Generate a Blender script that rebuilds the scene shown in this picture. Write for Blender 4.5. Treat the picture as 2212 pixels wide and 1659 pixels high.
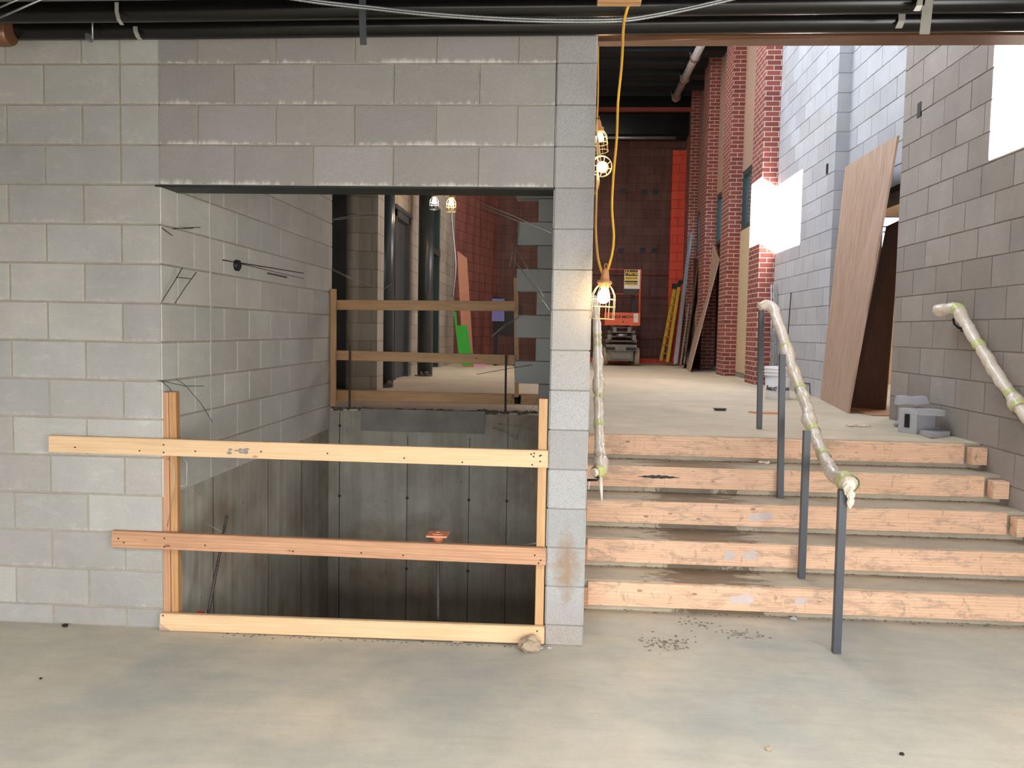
import bpy, bmesh, math, random
from mathutils import Vector, Matrix, noise
random.seed(7)
for o in list(bpy.data.objects): bpy.data.objects.remove(o)
SC = bpy.context.scene; COL = SC.collection
V = Vector
# ------------------------------------------------------------------ camera
def cam_basis(yaw, pitch, roll):
    cy, sy, cp, sp = math.cos(yaw), math.sin(yaw), math.cos(pitch), math.sin(pitch)
    f = V((sy*cp, cy*cp, sp)); r = V((cy, -sy, 0)); u = r.cross(f)
    c, s = math.cos(roll), math.sin(roll)
    return c*r+s*u, -s*r+c*u, f
FPX = 1776.069
CR, CU, CF = cam_basis(-.0626, -.065, .0185)
CP = V((2.1064, -4.1798, 1.6245))
cam = bpy.data.cameras.new('camera'); camo = bpy.data.objects.new('camera', cam); COL.objects.link(camo)
m = Matrix((CR, CU, -CF)).transposed().to_4x4(); m.translation = CP
camo.matrix_world = m
cam.sensor_width = 36; cam.lens = FPX/2212*36; cam.clip_start = .05; cam.clip_end = 200
SC.camera = camo
def at(px, py, **k):
    """photo pixel -> the point where its line of sight meets a real plane of the building"""
    d = CR*((px-1106)/FPX)-CU*((py-829.5)/FPX)+CF
    for a, i in (('x', 0), ('y', 1), ('z', 2)):
        if a in k: return CP+d*((k[a]-CP[i])/d[i])
# ------------------------------------------------------------------ light
SC.view_settings.view_transform = 'Standard'; SC.view_settings.look = 'None'
SC.view_settings.gamma = 1; SC.view_settings.use_curve_mapping = False
SC.view_settings.exposure = 0.0
w = bpy.data.worlds.new('sky'); SC.world = w; w.use_nodes = True
bg = w.node_tree.nodes['Background']; bg.inputs[0].default_value = (.78, .88, 1, 1); bg.inputs[1].default_value = 3.0
def lamp(kind, name, loc, energy, color=(1, 1, 1), size=None, direction=None, **k):
    l = bpy.data.lights.new(name, kind); l.energy = energy; l.color = color
    if kind == 'AREA':
        l.shape = 'RECTANGLE'; l.size, l.size_y = size
    elif kind == 'SUN': l.angle = size
    elif kind == 'POINT': l.shadow_soft_size = size
    o = bpy.data.objects.new(name, l); COL.objects.link(o); o.location = loc
    if direction is not None: o.rotation_euler = V(direction).to_track_quat('-Z', 'Y').to_euler()
    return o
SUN = V((1, .30, -.60)).normalized()
lamp('SUN', 'sun', (-6, 0, 12), 150, (1, .97, .93), .01, SUN)
# daylight through the big opening behind the photographer and the clerestory band, plus added fill lamps
lamp('AREA', 'daylight_side_opening', (4.98, -3.1, 1.45), 200, (.97, 1, .98), (2.6, 2.0), (-1, .35, 0))
lamp('AREA', 'daylight_rear_opening', (1.6, -8.1, 1.4), 310, (.97, .985, 1), (5.5, 2.3), (0, 1, 0))
lamp('AREA', 'overhead_fill', (2.2, -3.6, 3.6), 320, (1, .975, .93), (6.5, 1.9), (0, .12, -1))  # added fill under the closed ceiling, brightens floor and lower wall
lamp('AREA', 'daylight_clerestory', (2.45, 4.6, 6.2), 360, (.76, .87, 1), (7.0, 1.8), (1, .05, -.6))
lamp('AREA', 'side_room_fill', (7.4, 6.5, 4.5), 160, (1, .98, .95), (2, 2), (0, .2, -1))  # added overhead fill to brighten the side room
lamp('AREA', 'corridor_fill', (1.6, 11.0, 7.0), 220, (1, .94, .88), (2.5, 4), (.1, 0, -1))  # added fill below the closed high roof to light the corridor

# ------------------------------------------------------------------ materials
class N:
    def __init__(s, name):
        s.m = bpy.data.materials.new(name); s.m.use_nodes = True; s.t = s.m.node_tree
        s.b = s.t.nodes['Principled BSDF']; s.tc = s.new('ShaderNodeTexCoord')
    def new(s, k): return s.t.nodes.new(k)
    def lk(s, a, b): s.t.links.new(a, b); return s
    def setin(s, inp, v):
        if hasattr(v, 'links') or isinstance(v, bpy.types.NodeSocket): s.t.links.new(v, inp)
        elif isinstance(v, (tuple, list)) and len(v) == 3 and inp.type == 'RGBA': inp.default_value = (*v, 1)
        else: inp.default_value = v
    def co(s, scale=(1, 1, 1), out='Object', rot=(0, 0, 0), loc=(0, 0, 0)):
        mp = s.new('ShaderNodeMapping'); s.lk(s.tc.outputs[out], mp.inputs[0])
        mp.inputs['Scale'].default_value = scale; mp.inputs['Rotation'].default_value = rot; mp.inputs['Location'].default_value = loc
        return mp.outputs[0]
    def noise(s, co, scale, detail=4, rough=.6, dist=0, out=0):
        n = s.new('ShaderNodeTexNoise'); s.lk(co, n.inputs['Vector']); n.inputs['Scale'].default_value = scale
        n.inputs['Detail'].default_value = detail; n.inputs['Roughness'].default_value = rough; n.inputs['Distortion'].default_value = dist
        return n.outputs[out]
    def ramp(s, f, stops):
        r = s.new('ShaderNodeValToRGB'); s.lk(f, r.inputs[0]); e = r.color_ramp.elements
        while len(e) < len(stops): e.new(.5)
        for q, (p, c) in zip(e, stops):
            q.position = p; q.color = (*c, 1) if isinstance(c, tuple) else (c, c, c, 1)
        return r.outputs[0]
    def mix(s, f, a, b, mode='MIX'):
        x = s.new('ShaderNodeMix'); x.data_type = 'RGBA'; x.blend_type = mode
        s.setin(x.inputs[0], f); s.setin(x.inputs[6], a); s.setin(x.inputs[7], b); return x.outputs[2]
    def math(s, op, a, b=0.0, c=0.0):
        x = s.new('ShaderNodeMath'); x.operation = op
        for i, v in enumerate((a, b, c)): s.setin(x.inputs[i], v)
        return x.outputs[0]
    def attr(s, name):
        x = s.new('ShaderNodeAttribute'); x.attribute_name = name; return x
    def sep(s, c):
        x = s.new('ShaderNodeSeparateXYZ'); s.lk(c, x.inputs[0]); return x.outputs
    def comb(s, a, b, c):
        x = s.new('ShaderNodeCombineXYZ')
        for i, v in enumerate((a, b, c)): s.setin(x.inputs[i], v)
        return x.outputs[0]
    def bump(s, h, strength=.3, dist=.01, prev=None):
        b = s.new('ShaderNodeBump'); s.lk(h, b.inputs['Height']); b.inputs['Strength'].default_value = strength; b.inputs['Distance'].default_value = dist
        if prev: s.lk(prev, b.inputs['Normal'])
        s.lk(b.outputs[0], s.b.inputs['Normal']); return b.outputs[0]
    def done(s, col=None, rough=None, metal=None, **k):
        if col is not None: s.setin(s.b.inputs['Base Color'], col)
        if rough is not None: s.setin(s.b.inputs['Roughness'], rough)
        if metal is not None: s.b.inputs['Metallic'].default_value = metal
        for a, v in k.items(): s.setin(s.b.inputs[a], v)
        return s.m
def sr(*c):  # sRGB 0-255 -> linear
    return tuple(((x/255)/12.92 if x/255 < .04045 else ((x/255+.055)/1.055)**2.4) for x in c)
def plain(name, c, rough=.6, metal=0, var=.12, scale=8, bump=0, **k):
    n = N(name); co = n.co()
    f = n.noise(co, scale, 5)
    col = n.mix(f, tuple(max(0, x*(1-var*1.5)) for x in c), tuple(min(1, x*(1+var)) for x in c))
    if bump: n.bump(n.noise(co, scale*12, 3), bump, .004)
    return n.done(col, rough, metal, **k)
def block_mat(name, c0, c1, mortar, speck=.35, dark=0, smear=.5, effl=0.0, stain=0.0):
    n = N(name); co = n.co(); a = n.attr('bc'); s3 = n.new('ShaderNodeSeparateColor'); n.lk(a.outputs['Color'], s3.inputs[0])
    base = n.mix(s3.outputs[0], c0, c1)
    tint = n.mix(n.math('MULTIPLY', s3.outputs[2], .35), base, n.mix(1.0, base, (1.06, .98, .9), 'MULTIPLY'))
    big = n.noise(co, 2.2, 6, .65)
    col = n.mix(n.math('MULTIPLY', n.ramp(big, [(.32, 0.), (.72, 1.)]), smear), tint, n.mix(1.0, tint, (1.32, 1.3, 1.27), 'MULTIPLY'))
    brush = n.noise(n.co((3, 3, 9), rot=(0, .45, 0)), 2.0, 6, .7, .6)
    col = n.mix(n.math('MULTIPLY', n.ramp(brush, [(.54, 0.), (.75, 1.)]), smear*.7), col, n.mix(1.0, col, (1.35, 1.34, 1.3), 'MULTIPLY'))
    fine = n.noise(co, 230, 2, .8)
    col = n.mix(n.math('MULTIPLY', n.ramp(fine, [(.28, 1.), (.44, 0.)]), speck), col, n.mix(1.0, col, (.42, .41, .4), 'MULTIPLY'))
    col = n.mix(n.math('MULTIPLY', n.ramp(fine, [(.6, 0.), (.72, 1.)]), speck*.8), col, n.mix(1.0, col, (1.5, 1.48, 1.45), 'MULTIPLY'))
    cl = n.noise(n.co((1, 1, 1), loc=(5, 2, 9)), .9, 5, .6)
    col = n.mix(n.math('MULTIPLY', n.ramp(cl, [(.35, 1.), (.6, 0.)]), .28), col, n.mix(1.0, col, (.78, .72, .68), 'MULTIPLY'))
    if effl:
        z = n.sep(co)[2]; fr_ = n.math('FRACT', n.math('ADD', n.math('DIVIDE', n.math('SUBTRACT', z, .107), .2032), .0))
        band = n.math('MAXIMUM', n.ramp(fr_, [(.0, 1.), (.2, 0.)]), n.ramp(fr_, [(.955, 0.), (.985, 1.)]))
        st = n.math('ADD', n.math('MULTIPLY', n.noise(n.co((26, 26, 4)), 1.0, 5, .75), .6), n.math('MULTIPLY', n.noise(n.co((1.1, 1.1, 2.2)), 1.6, 3), .7))
        k = n.math('MULTIPLY', n.ramp(n.math('ADD', st, n.math('MULTIPLY', band, .22)), [(.80, 0.), (.92, 1.)]), n.math('MULTIPLY', band, effl))
        col = n.mix(k, col, sr(226, 220, 216))
    if stain:   # rusty splash low on the column
        q = n.sep(co); dz = n.math('MULTIPLY', n.math('ABSOLUTE', n.math('SUBTRACT', q[2], .42)), 3.4); dx = n.math('MULTIPLY', n.math('ABSOLUTE', n.math('SUBTRACT', q[0], 2.145)), 9.0)
        k = n.math('ADD', n.math('SUBTRACT', 1.0, n.math('ADD', dz, dx)), n.math('MULTIPLY', n.math('SUBTRACT', n.noise(co, 16, 5, .7), .5), 1.6))
        low = n.math('MULTIPLY', n.math('SUBTRACT', .34, q[2]), 2.2)
        col = n.mix(n.math('MULTIPLY', n.ramp(n.math('MAXIMUM', k, n.math('MULTIPLY', low, n.noise(co, 7, 5))), [(.05, 0.), (.8, 1.)]), stain), col, sr(150, 118, 86))
    mc = n.mix(n.noise(co, 14, 4), tuple(x*.62 for x in mortar), tuple(min(1, x*1.15) for x in mortar))
    edge = n.noise(co, 40, 3)
    col = n.mix(s3.outputs[1], mc, col)
    b = n.bump(fine, .35, .003); n.bump(edge, .25, .006, b)
    return n.done(col, .93)
def concrete(name, ca, cb, scale=1.3, stain=None, rough=.85, lines=False, wet=False):
    n = N(name); co = n.co()
    a = n.noise(co, scale, 7, .62, .4); b = n.noise(co, scale*4.3, 6, .7, .3)
    col = n.mix(n.ramp(a, [(.33, 0.), (.66, 1.)]), ca, cb)
    col = n.mix(n.math('MULTIPLY', n.ramp(b, [(.35, 1.), (.6, 0.)]), .28), col, n.mix(1.0, col, (.66, .65, .64), 'MULTIPLY'))
    f = n.noise(co, 90, 3, .7)
    col = n.mix(n.math('MULTIPLY', n.ramp(f, [(.3, 1.), (.42, 0.)]), .22), col, n.mix(1.0, col, (.5, .47, .44), 'MULTIPLY'))
    if stain:
        s = n.noise(n.co((1, 1, 1), loc=(3, 1, 2)), scale*1.1, 6, .6)
        col = n.mix(n.math('MULTIPLY', n.ramp(s, [(.5, 0.), (.68, 1.)]), .8), col, stain)
    r = rough
    if lines:   # board-form lines and drips on poured concrete
        x = n.noise(n.co((9, 9, .35)), 1.0, 5, .7)
        col = n.mix(n.math('MULTIPLY', n.ramp(x, [(.4, 1.), (.58, 0.)]), .5), col, n.mix(1.0, col, (.62, .6, .56), 'MULTIPLY'))
        x = n.noise(n.co((14, 14, .5)), 1.0, 5, .7)
        col = n.mix(n.math('MULTIPLY', n.ramp(x, [(.58, 0.), (.7, 1.)]), .4), col, n.mix(1.0, col, (1.35, 1.33, 1.3), 'MULTIPLY'))
        h = n.noise(co, 26, 2, .5)
        col = n.mix(n.math('MULTIPLY', n.ramp(h, [(.7, 0.), (.74, 1.)]), .6), col, n.mix(1.0, col, (.3, .28, .25), 'MULTIPLY'))
    if wet:    # muddy puddles trodden into the middle-left of the flight
        o = n.sep(n.co()); dx = n.math('ABSOLUTE', n.math('SUBTRACT', o[0], 2.98))
        k = n.math('SUBTRACT', 1.0, n.math('MULTIPLY', dx, 1.55))
        q = n.noise(n.co((2.4, 5, 1)), 3.0, 6, .7, .5)
        msk = n.ramp(n.math('ADD', n.math('MULTIPLY', k, .45), q), [(.74, 0.), (.80, 1.)])
        zz = n.math('GREATER_THAN', 1.75, o[1])
        msk = n.math('MULTIPLY', msk, n.math('MULTIPLY', zz, n.math('GREATER_THAN', o[1], .12)))
        col = n.mix(n.math('MULTIPLY', msk, .8), col, sr(92, 70, 44)); r = n.math('SUBTRACT', rough, n.math('MULTIPLY', msk, .5))
    st_ = n.noise(n.co((1.6, 7, 1), rot=(0, 0, .12)), 2.0, 7, .7, .5)
    col = n.mix(n.math('MULTIPLY', n.ramp(st_, [(.38, 1.), (.52, 0.)]), .22), col, n.mix(1.0, col, (.70, .71, .72), 'MULTIPLY'))
    col = n.mix(n.math('MULTIPLY', n.ramp(st_, [(.56, 0.), (.68, 1.)]), .25), col, n.mix(1.0, col, (1.2, 1.19, 1.16), 'MULTIPLY'))
    b = n.bump(f, .2, .004); n.bump(b and n.noise(co, 9, 5), .15, .02, b)
    return n.done(col, r)
def wood(name, c0, c1, knot=sr(120, 72, 40), dirt=0, rough=.62, ring=1.0):
    n = N(name); oi = n.new('ShaderNodeObjectInfo'); co = n.co()
    off = n.new('ShaderNodeVectorMath'); off.operation = 'ADD'; n.lk(co, off.inputs[0])
    rv = n.comb(n.math('MULTIPLY', oi.outputs['Random'], 37), n.math('MULTIPLY', oi.outputs['Random'], 11), oi.outputs['Random']); n.lk(rv, off.inputs[1])
    def mp(sc):
        m_ = n.new('ShaderNodeMapping'); n.lk(off.outputs[0], m_.inputs[0]); m_.inputs['Scale'].default_value = sc; return m_.outputs[0]
    g = n.noise(mp((1.3, 22, 22)), 2.0, 5, .65, .6)
    col = n.mix(n.ramp(g, [(.35, 0.), (.65, 1.)]), c0, c1)
    wv = n.new('ShaderNodeTexWave'); wv.wave_type = 'BANDS'; wv.bands_direction = 'Y'; n.lk(mp((.25, 6, 6)), wv.inputs['Vector'])
    wv.inputs['Scale'].default_value = 3; wv.inputs['Distortion'].default_value = 9; wv.inputs['Detail'].default_value = 2; wv.inputs['Detail Scale'].default_value = .6
    col = n.mix(n.math('MULTIPLY', n.ramp(wv.outputs[1], [(.62, 0.), (.95, 1.)]), .3*ring), col, tuple(x*.62 for x in c0))
    vo = n.new('ShaderNodeTexVoronoi'); n.lk(mp((4.0, 9, 9)), vo.inputs['Vector']); vo.inputs['Scale'].default_value = 1.0
    col = n.mix(n.math('MULTIPLY', n.ramp(vo.outputs['Distance'], [(.045, 1.), (.085, 0.)]), .75), col, knot)
    big = n.noise(mp((1, 4, 4)), 2.6, 5)
    col = n.mix(n.math('MULTIPLY', n.ramp(big, [(.4, 0.), (.7, 1.)]), .3), col, n.mix(1.0, col, (.72, .68, .62), 'MULTIPLY'))
    if dirt:
        d = n.noise(mp((2.5, 7, 7)), 2.2, 7, .75, .6)
        col = n.mix(n.math('MULTIPLY', n.ramp(d, [(.5, 0.), (.62, 1.)]), dirt), col, sr(150, 128, 112))
        d = n.noise(mp((9, 3, 3)), 2.2, 7, .75, .6)
        col = n.mix(n.math('MULTIPLY', n.ramp(d, [(.58, 0.), (.68, 1.)]), dirt), col, sr(120, 104, 94))
    n.bump(g, .12, .002)
    return n.done(col, rough)
def brick_mat():
    n = N('red_brick'); o = n.sep(n.co()); v = n.comb(n.math('ADD', o[0], o[1]), o[2], 0.0)
    b = n.new('ShaderNodeTexBrick'); n.lk(v, b.inputs['Vector']); b.inputs['Scale'].default_value = 1
    for k, x in (('Brick Width', .203), ('Row Height', .0725), ('Mortar Size', .006), ('Mortar Smooth', .15), ('Bias', -.1)): b.inputs[k].default_value = x
    b.inputs['Color1'].default_value = (*sr(158, 84, 70), 1); b.inputs['Color2'].default_value = (*sr(132, 66, 56), 1); b.inputs['Mortar'].default_value = (*sr(215, 198, 186), 1)
    f = n.noise(n.co(), 60, 4)
    col = n.mix(n.math('MULTIPLY', f, .35), b.outputs[0], n.mix(1.0, b.outputs[0], (.6, .58, .58), 'MULTIPLY'))
    x = n.bump(f, .3, .003); n.bump(n.math('SUBTRACT', 1.0, b.outputs['Fac']), .8, .008, x)
    return n.done(col, .85)
def farblock(name, c0, c1, mortar, streak=.5):
    n = N(name); o = n.sep(n.co()); v = n.comb(n.math('ADD', o[0], o[1]), o[2], 0.0)
    b = n.new('ShaderNodeTexBrick'); n.lk(v, b.inputs['Vector']); b.inputs['Scale'].default_value = 1
    for k, x in (('Brick Width', .42), ('Row Height', .21), ('Mortar Size', .006), ('Mortar Smooth', .2)): b.inputs[k].default_value = x
    b.inputs['Color1'].default_value = (*c0, 1); b.inputs['Color2'].default_value = (*c1, 1); b.inputs['Mortar'].default_value = (*mortar, 1)
    s = n.noise(n.co((5, 5, .5)), 1.0, 5, .7)
    col = n.mix(n.math('MULTIPLY', n.ramp(s, [(.45, 0.), (.62, 1.)]), streak), b.outputs[0], n.mix(1.0, b.outputs[0], (.45, .42, .42), 'MULTIPLY'))
    n.bump(n.math('SUBTRACT', 1.0, b.outputs['Fac']), .5, .006)
    return n.done(col, .9)
def emis(name, c, s):
    n = N(name); n.b.inputs['Emission Color'].default_value = (*c, 1); n.b.inputs['Emission Strength'].default_value = s
    return n.done((1, .9, .7), .3)
G = {}
G['block'] = block_mat('grey_block', sr(158, 157, 154), sr(176, 175, 170), sr(178, 168, 152), .4, smear=.8, effl=.35)
G['pblock'] = block_mat('pit_block', sr(188, 188, 182), sr(202, 202, 194), sr(186, 176, 158), .3, smear=.5, effl=.5)  # lighter copy of the grey block; stronger light on the pit wall put into colour
G['lintel'] = block_mat('lintel_block', sr(150, 146, 144), sr(162, 158, 155), sr(176, 165, 152), .5, smear=.4, effl=.95)
G['column'] = block_mat('coarse_block', sr(158, 158, 158), sr(172, 172, 172), sr(158, 152, 144), 1.0, smear=.3, stain=.75)
G['rblock'] = block_mat('warm_block', sr(144, 136, 130), sr(160, 152, 146), sr(166, 156, 144), .3, smear=.6)
G['bblock'] = block_mat('pale_block', sr(172, 173, 178), sr(186, 188, 194), sr(172, 172, 174), .25, smear=.5)
G['dblock'] = block_mat('toothed_block', sr(176, 178, 176), sr(190, 192, 189), sr(150, 146, 140), .3, smear=.3)
G['floor'] = concrete('slab_concrete', sr(208, 196, 174), sr(180, 179, 170), .9, sr(160, 162, 158), .8, wet=False)
G['tread'] = concrete('tread_concrete', sr(200, 188, 166), sr(176, 164, 146), 2.0, None, .8, wet=True)
G['upper'] = concrete('upper_slab', sr(222, 206, 180), sr(202, 188, 164), 1.0, None, .7)
G['pit'] = concrete('poured_concrete', sr(206, 202, 188), sr(176, 170, 156), 1.2, sr(158, 130, 104), .9, lines=True)
G['patch'] = concrete('infill_concrete', sr(160, 154, 148), sr(142, 136, 128), 3, None, .9)
G['rubble'] = plain('rubble', sr(120, 114, 104), .95, var=.4, scale=30, bump=.6)
G['seam'] = plain('form_seam', sr(92, 82, 70), .95, 0, .3, 12)
G['mud'] = plain('mud', sr(150, 132, 112), .9, var=.5, scale=50, bump=.6)
G['pine'] = wood('pale_pine', sr(224, 186, 142), sr(236, 202, 160), sr(165, 112, 70), ring=.5)
G['fir'] = wood('brown_fir', sr(186, 138, 104), sr(206, 158, 122), sr(120, 70, 45))
G['rearfir'] = wood('rail_fir', sr(196, 152, 106), sr(214, 172, 124), sr(110, 70, 40), ring=.5)
G['riser'] = wood('riser_fir', sr(236, 190, 156), sr(244, 204, 172), sr(150, 84, 55), dirt=.55, ring=1)
G['old'] = wood('stained_post', sr(186, 134, 86), sr(208, 162, 108), sr(90, 55, 30), dirt=.25)
G['ply'] = wood('plywood', sr(172, 140, 120), sr(212, 184, 162), sr(120, 84, 66), dirt=.12, ring=1)
G['palply'] = wood('pale_plywood', sr(206, 184, 146), sr(222, 202, 168), sr(170, 130, 90), ring=.6)
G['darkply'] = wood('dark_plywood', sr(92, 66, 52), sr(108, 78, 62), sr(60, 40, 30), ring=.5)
G['pinkply'] = plain('primed_plywood', sr(186, 128, 104), .8)
G['brick'] = brick_mat()
G['farwall'] = farblock('red_stained_block', sr(112, 80, 72), sr(100, 70, 64), sr(90, 52, 46), .55)
G['redwall'] = farblock('red_membrane_wall', sr(150, 92, 82), sr(136, 84, 74), sr(100, 42, 36), .7)
G['orange'] = farblock('orange_membrane', sr(232, 92, 70), sr(222, 84, 62), sr(150, 54, 42), .2)
G['leftwall'] = farblock('grey_corridor_block', sr(178, 170, 156), sr(164, 156, 142), sr(138, 130, 116), .3)
G['post'] = plain('charcoal_paint', sr(74, 77, 84), .42, 0, .05, 20)
G['steelcol'] = plain('dark_primed_steel', sr(66, 72, 74), .32, .3, .2, 5)
G['doorsteel'] = plain('door_steel', sr(84, 88, 92), .4, .2, .25, 3)
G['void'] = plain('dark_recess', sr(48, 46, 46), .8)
G['darkmetal'] = plain('dark_metal', sr(40, 42, 44), .5, .4)
G['lplate'] = plain('lintel_plate', sr(48, 49, 47), .55, .3, .2)
G['pipe'] = plain('black_pipe', sr(26, 24, 23), .25, .35, .3, 6)
G['deck'] = plain('ceiling_deck', sr(52, 54, 56), .6, .2, .3, 3)
G['deckdark'] = plain('roof_deck', sr(46, 52, 56), .55, .2, .3, 3)
G['beam'] = plain('primed_beam', sr(122, 84, 58), .32, .3, .25, 7)
G['redbeam'] = plain('red_primed_beam', sr(150, 66, 50), .5, 0, .2)
G['galv'] = plain('galvanised', sr(168, 170, 172), .38, .8, .2, 9)
G['strap'] = plain('hanger_strap', sr(176, 170, 160), .5, .4, .2, 9)
G['wire'] = plain('wire', sr(190, 186, 176), .4, .6, .2, 30)
G['rebar'] = plain('rebar', sr(82, 76, 72), .65, .6, .3, 60)
G['cable'] = plain('yellow_cable', sr(226, 170, 48), .5, 0, .1, 10)
G['socket'] = plain('rubber_socket', sr(196, 140, 90), .6, 0, .1)
G['cage'] = plain('cage_wire', sr(232, 206, 150), .4, .3, .05)
G['bulb'] = emis('bulb_glow', (1, .72, .38), 60)
G['bulbw'] = emis('bulb_white', (1, .88, .8), 260)
G['bulbo'] = emis('bulb_far_orange', (1, .66, .3), 260)
G['white'] = plain('white_plastic', sr(238, 236, 242), .35, 0, .03)
G['black'] = plain('black', sr(22, 22, 24), .5)
G['cap'] = plain('orange_cap', sr(236, 150, 112), .5)
G['green'] = plain('green_board', sr(64, 190, 66), .5, 0, .1, 4)
G['pink'] = plain('pink_foam', sr(238, 176, 206), .7)
G['blue'] = plain('blue_sheet', sr(116, 112, 176), .6)
G['liftorange'] = plain('lift_orange', sr(226, 96, 58), .45, 0, .15, 6)
G['liftgrey'] = plain('lift_grey', sr(128, 124, 112), .5, .1, .25, 8)
G['tyre'] = plain('pale_tyre', sr(170, 152, 128), .7, 0, .15)
G['yellow'] = plain('ladder_yellow', sr(206, 168, 52), .5, 0, .15)
G['redladder'] = plain('ladder_red', sr(206, 62, 46), .5, 0, .15)
G['signblack'] = plain('sign_black', sr(52, 46, 38), .5)
G['signyellow'] = plain('sign_yellow', sr(232, 190, 50), .5)
G['signwhite'] = plain('sign_white', sr(232, 222, 210), .6)
G['redink'] = plain('red_ink', sr(216, 70, 66), .6)
G['tape'] = plain('green_tape', sr(206, 210, 140), .3, 0, .1, 20)
G['cmu'] = plain('fresh_block', sr(178, 177, 181), .95, 0, .1, 25, bump=.5)
G['smear'] = plain('mortar_smear', sr(212, 196, 192), .9, 0, .1, 25)
G['stone'] = plain('stone', sr(176, 156, 132), .9, 0, .25, 20, bump=.5)
G['orangeply'] = plain('orange_board', sr(226, 150, 112), .8)
G['threshold'] = wood('threshold_wood', sr(196, 146, 110), sr(214, 166, 128), sr(120, 80, 60))
G['tan'] = plain('tan_wall', sr(206, 172, 138), .9, 0, .08, 2)
G['effl'] = plain('white_caulk', sr(196, 194, 186), .9, 0, .12, 40)
G['nail'] = plain('nail', sr(50, 42, 38), .6, .4)
G['frame'] = plain('teal_window_frame', sr(62, 82, 84), .4, .3, .15)
def glassm():
    n = N('window_glass'); return n.done((.45, .62, .66), .03, 0, **{'Transmission Weight': .9, 'IOR': 1.02, 'Alpha': .7})
G['glass'] = glassm()
def wrapm():
    n = N('plastic_wrap'); co = n.co(); a = n.noise(co, 22, 6, .7, .8); b = n.noise(co, 9, 4)
    col = n.mix(n.ramp(b, [(.35, 0.), (.65, 1.)]), sr(226, 208, 184), sr(240, 228, 216))
    col = n.mix(n.ramp(a, [(.55, 0.), (.75, 1.)]), col, sr(206, 186, 150))
    n.bump(a, .5, .008)
    return n.done(col, n.ramp(a, [(.3, .16), (.7, .45)]), **{'Coat Weight': .5, 'Coat Roughness': .12})
G['wrap'] = wrapm()

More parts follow.
